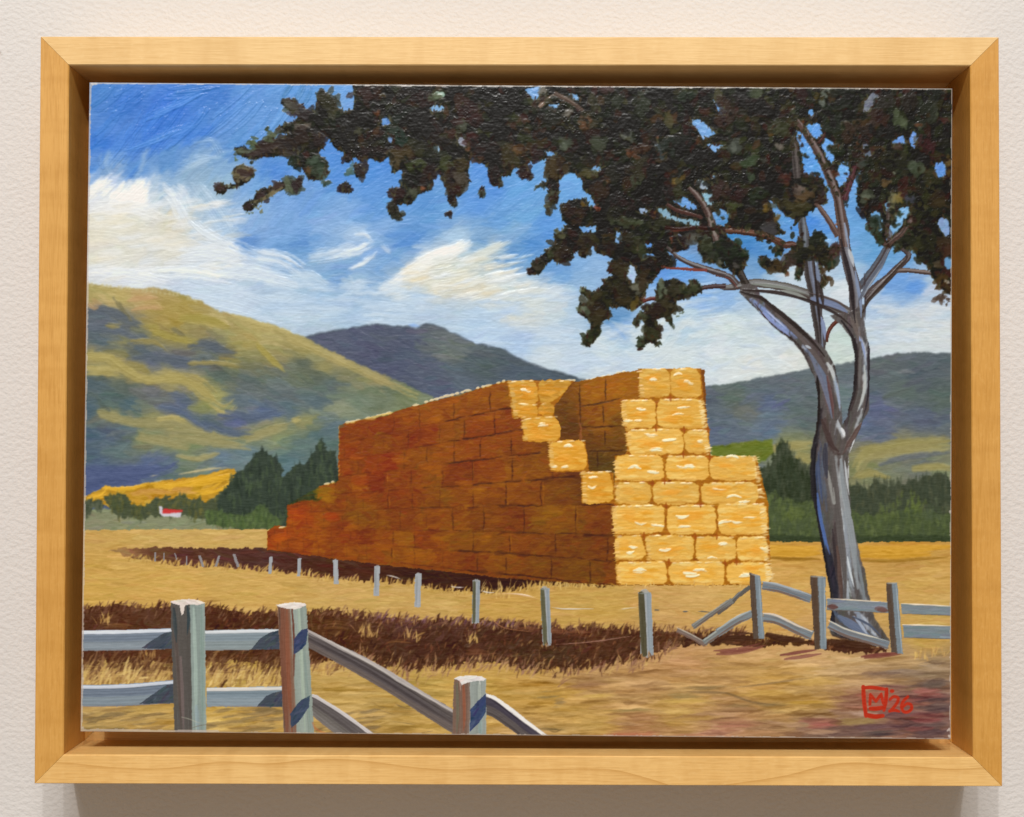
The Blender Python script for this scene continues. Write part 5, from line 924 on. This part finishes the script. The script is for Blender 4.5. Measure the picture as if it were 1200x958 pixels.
bough(Q(z3, "880 690 930 720 1000 740 1075 765"), [5, 5, 5, 4], '48302c', '6a5048'); bough(Q(z3, "870 815 950 825 1050 815 1200 832"), [5, 6, 5, 6], '2e1c1a', '4c2c24'); st(Q(z3, "900 835 1000 830"), 1.2, '8a4030', op=.7); st(Q(z3, "1150 812 1200 820"), 1.5, 'd06838', op=.8)
bough(Q(z3, "270 90 350 130 430 185"), [5, 5, 4], '4f4038', '7a6c60'); bough(Q(z3, "190 165 230 130 270 100"), [5, 4, 3], '7a6658', '9a8c80')
bough(Q(z7, "1200 195 1100 165 1000 130 930 90 880 40"), [8, 7, 6, 5, 3], '4a403e', '8d9094', '352624'); bough(Q(z7, "1100 172 1000 165 920 160 850 152"), [3.5, 3, 2.5, 2], '7a4038')
for k in range(120):
    j = rng.integers(len(ys)); x, y = xs[j], ys[j]
for (x0_, y0_, n_) in ((935, 170, 14), (960, 215, 12), (975, 190, 8), (1000, 190, 12), (1015, 205, 10), (940, 285, 14), (900, 280, 10), (1040, 250, 12), (1070, 255, 10), (850, 250, 10), (835, 270, 10), (690, 120, 10), (640, 110, 8), (930, 140, 10), (1010, 170, 10), (1060, 240, 10)):
    for k in range(n_): daub(x0_ + rng.normal() * 7, y0_ + rng.normal() * 9, 1.5 + rng.random() * 2, random.choice(['1c1f16', '2a2c1c', '30201a', '3c3a24']), op=.85, el=1.8)
trunk_accents()
soften(1, 1.6, blur(CM.astype(np.float32), 6) > .02, sy=2.5, sx=2.5, k=.6)
for sx_, w_, c_ in (("1120 130 1160 150 1200 200", 9, '4a463c'), ("855 400 920 402 985 400", 5, '56604a'), ("930 425 1000 400 1060 375 1130 350", 7, '3a2c28'), ("860 540 930 500", 12, '6a6044'), ("875 515 935 530", 9, '3c2a28'), ("840 600 870 590", 4, '6a7050'), ("765 610 800 595", 7, '44302e'),
                    ("960 680 1030 650 1110 600", 5, '7a7050'), ("905 715 940 690", 6, '38282a'), ("985 650 1015 625", 8, '3a2a2a'), ("1030 620 1100 590 1130 580", 5, '4a3830'), ("1130 545 1145 590 1165 630", 8, '56604a'), ("1170 570 1190 630", 7, '34262a'), ("945 355 975 370", 6, '566444'), ("1020 285 1040 295", 4, '45553c'), ("1100 330 1190 420", 16, '2c221c'), ("1150 470 1190 440", 10, '26301f')):
    st(Q(z1, sx_), w_, c_, op=.8, i=fol, ht=1.1, jag=2.2, dry=.05, gl=.32)
# leaf tips along the edge of the crown
edge = LEAF & ~(np.roll(LEAF, 3, 0) & np.roll(LEAF, -3, 0) & np.roll(LEAF, 3, 1) & np.roll(LEAF, -3, 1)); edge[:6] = 0; edge[:, -8:] = 0
ys, xs = np.nonzero(edge)
for k in rng.integers(0, len(ys), 1700):
    x, y = xs[k], ys[k]; a = -math.pi / 2 + rng.normal() * .6; l = K * (1.5 + rng.random() * 3.6)
    rs([(x - math.cos(a) * l * .8, y + math.sin(a) * l * .8), (x + math.cos(a) * l * .9, y - math.sin(a) * l * .9)], K * (1.3 + rng.random() * 1.9), hx(random.choice(['2f2a1c', '3f3c26', '55543a', '3a241c', '23261a', '4a3c28'])), op=.9, i=fol, ht=1.0, gl=.3, t1=.05, jag=.8, sm=False)
spk = (ID == fol)
C[spk] *= np.where(C[spk].mean(1) < .32, .84, .95)[:, None]
Hh[spk] = (blur(Hh, 4) * .5 + Hh * .22)[spk]
Hh += spk * np.clip(noise2(GH, GW, 2.0, 2.0) - .8, 0, 1) * 7.0 * np.clip(noise2(GH, GW, 60, 60) * 2.4 - .7, 0, 1) * (C.mean(2) < .16)

soften(1, 1.2, ID == fol, sy=2.5, sx=2.5, k=.6)
# ---- farm fences
ffid = pid('painted_rail_fence'); 
def plank(poly, c, i, topc=None, botc=None, ang=0, streakc=None):
    M = mask(poly, .5); fill(M, c, i, .8)
    scatter(M, 1.5, 18, 3, ang, aj=3, jit=.018, clip=M, i=i, ht=1.1, bend=.03)
    return M
def rpost(f, s, split, cl, cr, cap=None, n=0, key='painted_rail_fence'):
    v = Q(f, s); i = pid(key, 'fence_post%d' % n); M = mask(v, .5); fill(M, cr, i, .9)
    (x0, y0), (x1, y1), (x2, y2), (x3, y3) = v[0], v[1], v[2], v[3]
    for k in (8, 7, 6, 5, 4, 0, 1, 2, 3):
        t = (k + .5) / 9; c = cl if t < split else cr
        st([(x0 + (x1 - x0) * t, y0 + (y1 - y0) * t), (x3 + (x2 - x3) * t, y3 + (y2 - y3) * t)], (x1 - x0) / 8, hx(c) + rng.normal() * .025, op=.85, clip=M, i=i, ht=1.3, br=.9, t0=.9, t1=.8)
    S = mask([(x0, y0), (x0 + (x1 - x0) * split, (y0 + y1) / 2), (x3 + (x2 - x3) * split, (y2 + y3) / 2), (x3, y3)], .5) & M
    C[S] = C[S] * .3 + hx(cl) * .7
    return M, i
dabs([b4([0, 400, 60, 370, 150, 370, 230, 380]), b4([250, 360, 330, 380, 440, 390]), b4([560, 390, 680, 410, 790, 415])], 5, '43281a', n=4, op=.8)
dabs([b4([0, 430, 120, 420, 230, 395]), b4([320, 462, 400, 450, 500, 435]), b4([730, 470, 820, 460, 910, 452])], 4, '7a443c', n=3, op=.75)
for f, pts_, w_, c, hi in ((b4, "0 250 60 205 120 150 165 118", 5, '5c5c58', '8a9094'), (b3, "1010 340 1080 290 1190 215 1220 195", 6, '7b7c78', 'a8a498'), (b3, "925 355 990 385 1075 432", 6, '7c6c64', 'C0B8A8'), (b3, "1070 425 1120 390 1190 345 1220 325", 8, '7c8584', 'a8aca4'),
                           (b4, "0 350 60 310 110 280 175 252", 9, '7c868a', 'a8b0b0'), (b4, "225 110 300 122 390 150 470 178", 10, '78838c', 'aab2b8'), (b4, "230 270 300 282 400 330 475 362", 11, '79848a', 'E0D0BC'), (b4, "560 305 640 345 740 375 860 410", 10, '78838c', 'E0D8C4')):
    v = np.array(Q(f, pts_)); M = mask(ribbon(v, [w_, w_]), .5); fill(M, c, ffid, .8)
    for k in range(4): st(v + (0, (k - 1.5) * w_ * .22), w_ * .3, hx(c) + rng.normal() * .03, clip=M, i=ffid, ht=1.2, op=.8)
    st(v + (0, w_ * .38), w_ * .32, '6f5244', i=ffid, ht=.8, op=.7, dry=.2); st(v + (0, -w_ * .1), w_ * .3, '6e625c', i=ffid, ht=.8, op=.4, dry=.4); st(v + (0, -w_ * .42), w_ * .26, hi, i=ffid, ht=1.8, op=.9)
for s, c in (("550 175 860 195 860 248 550 232", '7c878f'), ("922 200 1200 215 1200 262 925 252", '7c888e'), ("930 308 1200 315 1200 380 935 372", '7b878d')):
    v = Q(b4, s); plank(v, c, ffid); st([(v[0][0], v[0][1]), (v[1][0], v[1][1])], 1.8, 'EADCC4', i=ffid, ht=1.8); st([v[3], v[2]], 1.6, '5c5048', i=ffid, op=.6)
dabs([b4([560, 215, 600, 220]), b4([800, 235, 850, 240])], 6, '6a4c48', n=3, op=.7, sp=1)
n_ = 0
for s in ("160 45 215 62 236 376 180 380", "466 60 542 66 548 430 488 432", "846 95 902 95 932 456 872 444"):
    M, i = rpost(b4, s, .5, '523f31', '7e8b93', n=n_); v = Q(b4, s)
    st([(v[0][0] + 1, v[0][1] + 1), (v[1][0] - 1, v[1][1] + 1)], 2, 'A8A498', i=i, op=.8); st([(v[1][0] - 1.5, v[1][1] + 3), (v[2][0] - 1.5, v[2][1] - 2)], 1.8, 'A9B6BC', i=i, op=.8, ht=1.5); n_ += 1
gfid = pid('painted_front_fence')
# foreground fence
def railband(f, top, bot, c1, c2, hi, shade=None, i=gfid):
    v = Q(f, top) + Q(f, bot)[::-1]; M = mask(v, .4); fill(M, c2, i, .9); t = np.array(Q(f, top)); b = np.array(Q(f, bot))
    for k in range(7):
        s_ = (k + .5) / 7; q = t * (1 - s_) + b * s_
        st(q, 5, hx(c1 if s_ < .55 else c2) + rng.normal() * .02, clip=M, i=i, ht=1.3, br=.9, op=.85, t0=.95, t1=.95)
    st(t + (0, 2.4), 4.6, hi, clip=M, i=i, ht=1.8, op=.95, t0=.95, t1=.95); st(t + (0, 1.5), 2.5, hx(hi) + .05, clip=M, i=i, ht=1.8, op=.7, dry=.2)
    if shade is not None:
        S = mask(Q(f, shade), .4) & M; C[S] = hx('454d58'); scatter(S, 1.5, 9, 3, 40, aj=10, clip=S, jit=.02)
    st(b + (0, -.5), 1.5, '7a6a68', i=i, op=.5, dry=.3, ht=.8)
    return M
railband(b1, "0 358 250 355 520 345", "0 468 250 466 520 456", '74808f', '87929a', 'D6DDE6', "345 452 420 400 470 370 520 362 520 460")
railband(b1, "0 650 250 645 520 622", "0 765 250 762 520 746", '707c8c', '828f98', 'CBD2DC', "335 750 420 690 480 650 520 645 520 750")
railband(b1, "680 358 880 352 1090 350", "680 464 880 462 1090 458", '84929a', '8a9698', 'D8DDE0', "930 460 980 400 1030 370 1090 352 1090 460")
railband(b1, "695 662 880 660 1100 656", "695 765 880 765 1100 768", '82929c', '86949c', 'D9D6D0', "960 768 1010 710 1050 690 1100 680 1100 770")
DM = railband(b2, "80 345 250 430 400 500 560 590 720 690 880 785", "80 440 250 530 400 615 560 710 720 815 880 915", '57504e', '6a605c', 'B0A8A4')
for k in range(6): v = np.array(Q(b2, "100 400 400 560 700 745 870 850")) + (0, k * 1.3 - 3); st(v, 2.6, hx('524b4c') + rng.normal() * .03, clip=DM, i=gfid, ht=1.2, op=.8)
st(Q(b2, "95 350 250 435 450 545 600 640 720 705 870 792"), 3.4, 'C6C0BA', i=gfid, ht=1.8, op=.85, clip=DM); st(Q(b2, "100 372 250 455 400 540 600 655 860 820"), 1.5, '3c3638', i=gfid, op=.7, clip=DM)
railband(b2, "100 695 140 700 300 800 470 925", "100 790 140 830 220 895 270 935", '5c5656', '6f6a66', 'CBC6C4')
RM_ = railband(b2, "1030 690 1090 705 1190 775 1270 840 1400 935", "1030 800 1090 825 1190 895 1240 935 1280 960", '494450', '57504f', 'E4E2DC')
st(Q(b2, "1045 700 1110 735 1190 795 1290 870 1380 940"), 3.2, 'EDEAE4', i=gfid, ht=2, clip=RM_); st(Q(b2, "1045 712 1110 750 1190 812 1290 890"), 1.6, '2e2a34', i=gfid, op=.8, clip=RM_)
M, i = rpost(b1, "502 200 685 208 694 935 524 935", .56, '57524e', '909e98', n=3, key='painted_front_fence')
st(Q(b1, "520 230 530 400 545 600 560 900"), 5, '5f5550', i=i, clip=M, ht=1.4); st(Q(b1, "590 220 598 300 590 380"), 4, '3d484c', i=i, clip=M, ht=1.2); st(Q(b1, "520 240 528 340 535 420"), 5, '3f4648', i=i, clip=M, ht=1.2)
st(Q(b1, "555 500 565 700 570 900"), 4, '7a6a68', i=i, clip=M, op=.7); st(Q(b1, "625 240 635 500 640 900"), 5, 'A6B8AE', i=i, clip=M, ht=1.5, dry=.2, op=.8); st(Q(b1, "668 230 672 500 676 900"), 5, '869a92', i=i, clip=M, ht=1.5, op=.8)
st(Q(b1, "640 760 650 900"), 5, '8ea0a8', i=i, clip=M, op=.6); st(Q(b1, "560 820 600 830 650 850 690 852"), 1.0, 'b0b0a0', i=i, op=.7); st(Q(b1, "590 890 650 868 760 850"), 1.0, '6a5848', i=i, op=.7)
capm = mask(Q(b1, "498 203 545 194 600 190 650 196 690 210 650 222 600 220 580 224 570 270 560 280 552 222 515 216"), .4); fill(capm, 'E2D6CC', i, 1.6); scatter(capm, 1.4, 8, 3, 0, clip=capm, i=i, jit=.03, ht=1.8)
M, i = rpost(b2, "-68 225 85 215 130 935 -32 935", .40, '7f5c4a', '97a39a', n=4, key='painted_front_fence')
st(Q(b2, "-58 240 -45 500 -28 900"), 3, '5f4a40', i=i, clip=M); st(Q(b2, "-40 240 -30 600 -15 900"), 9, '7e513f', i=i, clip=M, dry=.1, op=.8); st(Q(b2, "-18 240 -8 600 8 900"), 5, '8c5640', i=i, clip=M, dry=.15, op=.8); st(Q(b2, "10 240 20 400 20 600"), 3, '6a4034', i=i, clip=M)
st(Q(b2, "45 240 55 400 70 700 80 900"), 4.5, 'A3B2A2', i=i, clip=M, dry=.1, ht=1.6); st(Q(b2, "75 470 95 700 110 900"), 3.5, '8a9a92', i=i, clip=M)
for s, c in (("20 485 18 405 60 355 95 348 88 430 45 470", '3b4664'), ("5 880 0 800 60 725 105 705 100 770 50 840", '3f4c60')): S = mask(Q(b2, s), .5) & M; C[S] = hx(c); scatter(S, 1.5, 9, 3, 50, clip=S, jit=.03, i=i)
st(Q(b2, "120 850 135 880 180 905 240 920"), 3, 'c06a40', op=.5)
capm = mask(Q(b2, "-75 222 -30 212 30 208 80 212 88 222 60 236 30 246 -10 240 -50 236"), .4); fill(capm, 'E6DDD6', i, 1.6); scatter(capm, 1.4, 8, 3, 5, clip=capm, i=i, jit=.03, ht=1.8)
M, i = rpost(b2, "875 612 1046 612 1048 935 864 935", .5, '765c4e', '969e98', n=5, key='painted_front_fence')
st(Q(b2, "890 640 895 800 890 900"), 4, '6a6a58', i=i, clip=M, op=.7); st(Q(b2, "925 640 930 800 925 900"), 4, '8f5a44', i=i, clip=M, dry=.1); st(Q(b2, "955 660 955 800 950 900"), 4, '7c6458', i=i, clip=M, op=.7)
st(Q(b2, "1010 640 1015 760"), 5, 'a4aca2', i=i, clip=M); st(Q(b2, "1015 820 1015 930"), 5, '8fa09c', i=i, clip=M)
S = mask(Q(b2, "960 900 962 780 1000 735 1046 695 1046 790 1010 850"), .5) & M; C[S] = hx('3a4868'); scatter(S, 1.5, 9, 3, 50, clip=S, jit=.03, i=i)
capm = mask(Q(b2, "872 615 900 602 960 598 1020 602 1045 615 1030 628 1000 626 960 632 915 650 905 628"), .4); fill(capm, 'E4E0DC', i, 1.6); scatter(capm, 1.4, 8, 3, 5, clip=capm, i=i, jit=.03, ht=1.8)
st(Q(b2, "905 625 912 690"), 1.6, 'E0BEB0', i=i, op=.8); st(Q(b2, "1010 620 1015 650"), 1.4, 'E4E0DC', i=i, op=.8)
for s in ("560 750 600 768 650 780", "440 775 500 790 560 810", "520 840 600 850 690 865", "470 765 520 770", "700 905 760 895"): st(Q(b2, s), 1.1, '6f5c44', op=.7, ht=.4)

soften(1, .8, k=.3)
# ---- signature
sid = pid('painted_signature')
RED = 'B83420'
def sg(s, w_=2.5): st(Q(b4, s), w_ * 1.75, RED, i=sid, ht=1.3, t0=.9, t1=.85, streak=.03, jag=.5)
sg("732 618 736 690 746 766", 3.0); sg("730 624 780 622 848 632", 2.7); sg("850 630 845 690 836 736", 2.8); sg("745 760 790 768 830 764", 3.4); sg("768 728 800 728 832 722", 3.2)
for a in ("765 708 768 656", "768 658 796 692", "796 692 822 654", "822 656 832 704"): sg(a, 2.3)
sg("873 640 880 640", 2.8)
sg("866 682 884 668 906 674 904 694 884 722 864 742", 2.4); sg("864 740 890 736 912 742", 2.4)
sg("956 668 934 690 924 718 934 742 956 744 974 728 970 708 950 704 932 718", 2.4)

# ---- worn white edge of the panel
E_ = np.minimum.reduce([np.arange(GH)[:, None] + 0 * C[..., 0], GH - 1 - np.arange(GH)[:, None] + 0 * C[..., 0], np.arange(GW)[None, :] + 0 * C[..., 0], GW - 1 - np.arange(GW)[None, :] + 0 * C[..., 0]])
nz = noise2(GH, GW, 14, 14) + noise2(GH, GW, 4, 4) * .5
botl = np.zeros((GH, GW), bool); botl[-9:, :int(GW * .16)] = True
thr = np.where(np.arange(GW)[None, :] < 10, 1.4 + nz * 2.2, .6 + nz * 1.6) + botl * 2.6
edm = E_ < thr
C[edm] = C[edm] * .35 + hx('C9BDB2') * .65; Hh[edm] *= .5
for (x, y) in ((109, 99), (104, 135), (112, 99), (96, 620), (95, 640), (1112, 862), (1111, 855), (1113, 600)): daub(x, y, 2.0, 'D8CFC4', i=None, gl=.5)

# ------------------------------------------------------------------ paint cells -> mesh parts
Hh = (Hh + (noise2(GH, GW, 1.6, 9) - .5) * .40 + (noise2(GH, GW, 1.3, 1.3) - .5) * .18)
# light smoothing so that ridges stay rounded
Hh = (Hh * 2 + np.roll(Hh, 1, 0) + np.roll(Hh, -1, 0) + np.roll(Hh, 1, 1) + np.roll(Hh, -1, 1)) / 6
Hh = np.clip(Hh, 0, 4); Hh[0] = Hh[-1] = 0; Hh[:, 0] = Hh[:, -1] = 0
HS = 0.085                                   # mm of paint per unit
C += ((noise2(GH, GW, 1.6, 8) - .5) * np.where(np.isin(ID, [v for k_, v in IDS.items() if 'fence' in k_[0] or k_[0] == 'painted_tree']), .02, .05) + (noise2(GH, GW, 1.2, 1.2) - .5) * .02)[..., None]
alb = np.clip(s2l(np.clip(C, 0.01, 1)) / ILLUM - .009, .0025, .93).astype(np.float32)
rgba = np.concatenate([alb, GL[..., None]], 2).astype(np.float32)
uu, vv = np.meshgrid((np.arange(GW) / (GW - 1) - .5) * PW, (.5 - np.arange(GH) / (GH - 1)) * PH)
co = np.stack([uu * MM, (-0.15 - Hh * HS) * MM, vv * MM], 2).reshape(-1, 3).astype(np.float32)
idx = np.arange(GH * GW).reshape(GH, GW)
quad = np.stack([idx[1:, :-1], idx[1:, 1:], idx[:-1, 1:], idx[:-1, :-1]], 2).reshape(-1, 4)
qid = ID[:-1, :-1].reshape(-1)
painting = bpy.data.objects.new("painting", None); col.objects.link(painting)
painting.location = (PX * MM, PD * MM, Z0 + PZ * MM); painting.rotation_euler = (0, -PR, 0)
painting["label"] = "oil painting of a golden haystack and dark tree, set inside the wooden frame"; painting["category"] = "painting"
def paint_material():
    mt, ns, lk, p = mat("oil_paint")
    a = node(ns, "ShaderNodeAttribute", attribute_name="pigment"); lk.new(a.outputs["Color"], p.inputs["Base Color"])
    lk.new(a.outputs["Alpha"], p.inputs["Roughness"]); p.inputs["Specular IOR Level"].default_value = .34
    return mt
PM = paint_material()
cell_rgba = rgba.reshape(-1, 4)
def part_mesh(name, sel, parent, label=None):
    q = quad[sel]; used, inv = np.unique(q, return_inverse=True); n = len(q)
    me = bpy.data.meshes.new(name); me.vertices.add(len(used)); me.vertices.foreach_set("co", co[used].ravel())
    me.loops.add(n * 4); me.loops.foreach_set("vertex_index", inv.astype(np.int32).ravel())
    me.polygons.add(n); me.polygons.foreach_set("loop_start", np.arange(0, n * 4, 4, dtype=np.int32))
    me.polygons.foreach_set("use_smooth", np.ones(n, bool))
    at = me.attributes.new("pigment", 'FLOAT_COLOR', 'POINT'); at.data.foreach_set("color", cell_rgba[used].ravel())
    me.materials.append(PM); me.update(calc_edges=True)
    # smooth normals from the whole paint film, so that parts meet without a seam
    me.normals_split_custom_set_from_vertices(NRM[used].tolist())
    o = bpy.data.objects.new(name, me); col.objects.link(o); o.parent = parent
    if label: o["label"] = label
    return o
gy, gx = np.gradient(co.reshape(GH, GW, 3)[..., 1] / (MM / RES))
NRM = np.stack([gx, -np.ones_like(gx), -gy], 2); NRM /= np.linalg.norm(NRM, axis=2)[..., None]; NRM = NRM.reshape(-1, 3)
NAMES = {('painted_sky',): ('painted_sky', None), ('painted_hill', 'middle'): ('painted_hill', 'dark blue-grey mountain'), ('painted_hill', 'right'): ('painted_hill', 'grey-green mountain behind the tree'),
         ('painted_hill', 'left'): ('painted_hill', 'olive and blue shaded hill'), ('painted_hill', 'sunlit'): ('painted_hill', 'bright yellow sunlit hill'),
         ('painted_front_fence',): ('painted_rail_fence', 'large weathered fence in the foreground'), ('painted_rail_fence',): ('painted_rail_fence', 'small leaning fence before the tree'), ('painted_wood', 'left'): ('painted_woodland', 'dark trees left of the haystack'), ('painted_wood', 'right'): ('painted_woodland', 'dark trees right of the haystack')}
made = {}
for key, i in sorted(IDS.items(), key=lambda t: (len(t[0]), t[1])):
    sel = np.nonzero(qid == i)[0]
    if len(sel) == 0: continue
    if key in NAMES: nm, lb = NAMES[key]; made[key] = part_mesh(nm, sel, painting, lb)
    elif len(key) == 1: made[key] = part_mesh(key[0], sel, painting)
    else:
        par = made.get((key[0],))
        if key[0] == 'painted_tree' and par is None:
            par = bpy.data.objects.new('painted_tree', None); col.objects.link(par); par.parent = painting; made[('painted_tree',)] = par
        part_mesh(key[1].rstrip('0123456789'), sel, par)
# the board behind the paint, and the cradle it is raised on
def box(name, x, y, z, material, parent, b=.3):
    import bmesh
    bm = bmesh.new(); bmesh.ops.create_cube(bm, size=1)
    for v in bm.verts: v.co = Vector(((x[0] + x[1]) / 2 + v.co.x * (x[1] - x[0]), (y[0] + y[1]) / 2 + v.co.y * (y[1] - y[0]), (z[0] + z[1]) / 2 + v.co.z * (z[1] - z[0]))) * MM
    bmesh.ops.bevel(bm, geom=bm.edges[:], offset=b * MM, segments=2, affect='EDGES', clamp_overlap=True)
    me = bpy.data.meshes.new(name); bm.to_mesh(me); bm.free(); me.materials.append(material)
    o = bpy.data.objects.new(name, me); col.objects.link(o); o.parent = parent; return o
def plain(name, c, r):
    mt, ns, lk, p = mat(name); n = node(ns, "ShaderNodeTexNoise"); n.inputs["Scale"].default_value = 300
    tc = node(ns, "ShaderNodeTexCoord"); lk.new(tc.outputs["Object"], n.inputs["Vector"])
    x = node(ns, "ShaderNodeMix", data_type='RGBA'); x.inputs[6].default_value = (*[v * .8 for v in c], 1); x.inputs[7].default_value = (*c, 1); lk.new(n.outputs[0], x.inputs[0])
    lk.new(x.outputs[2], p.inputs["Base Color"]); p.inputs["Roughness"].default_value = r; return mt
box("panel_board", (-PW / 2 + .05, PW / 2 - .05), (-.12, 3.6), (-PH / 2 + .05, PH / 2 - .05), plain("gessoed_edge", (.62, .52, .44), .7), painting)
box("panel_cradle", (-PW / 2 + 16, PW / 2 - 16), (3.7, 18.0), (-PH / 2 + 16, PH / 2 - 16), plain("cradle_wood", (.5, .33, .16), .7), painting)
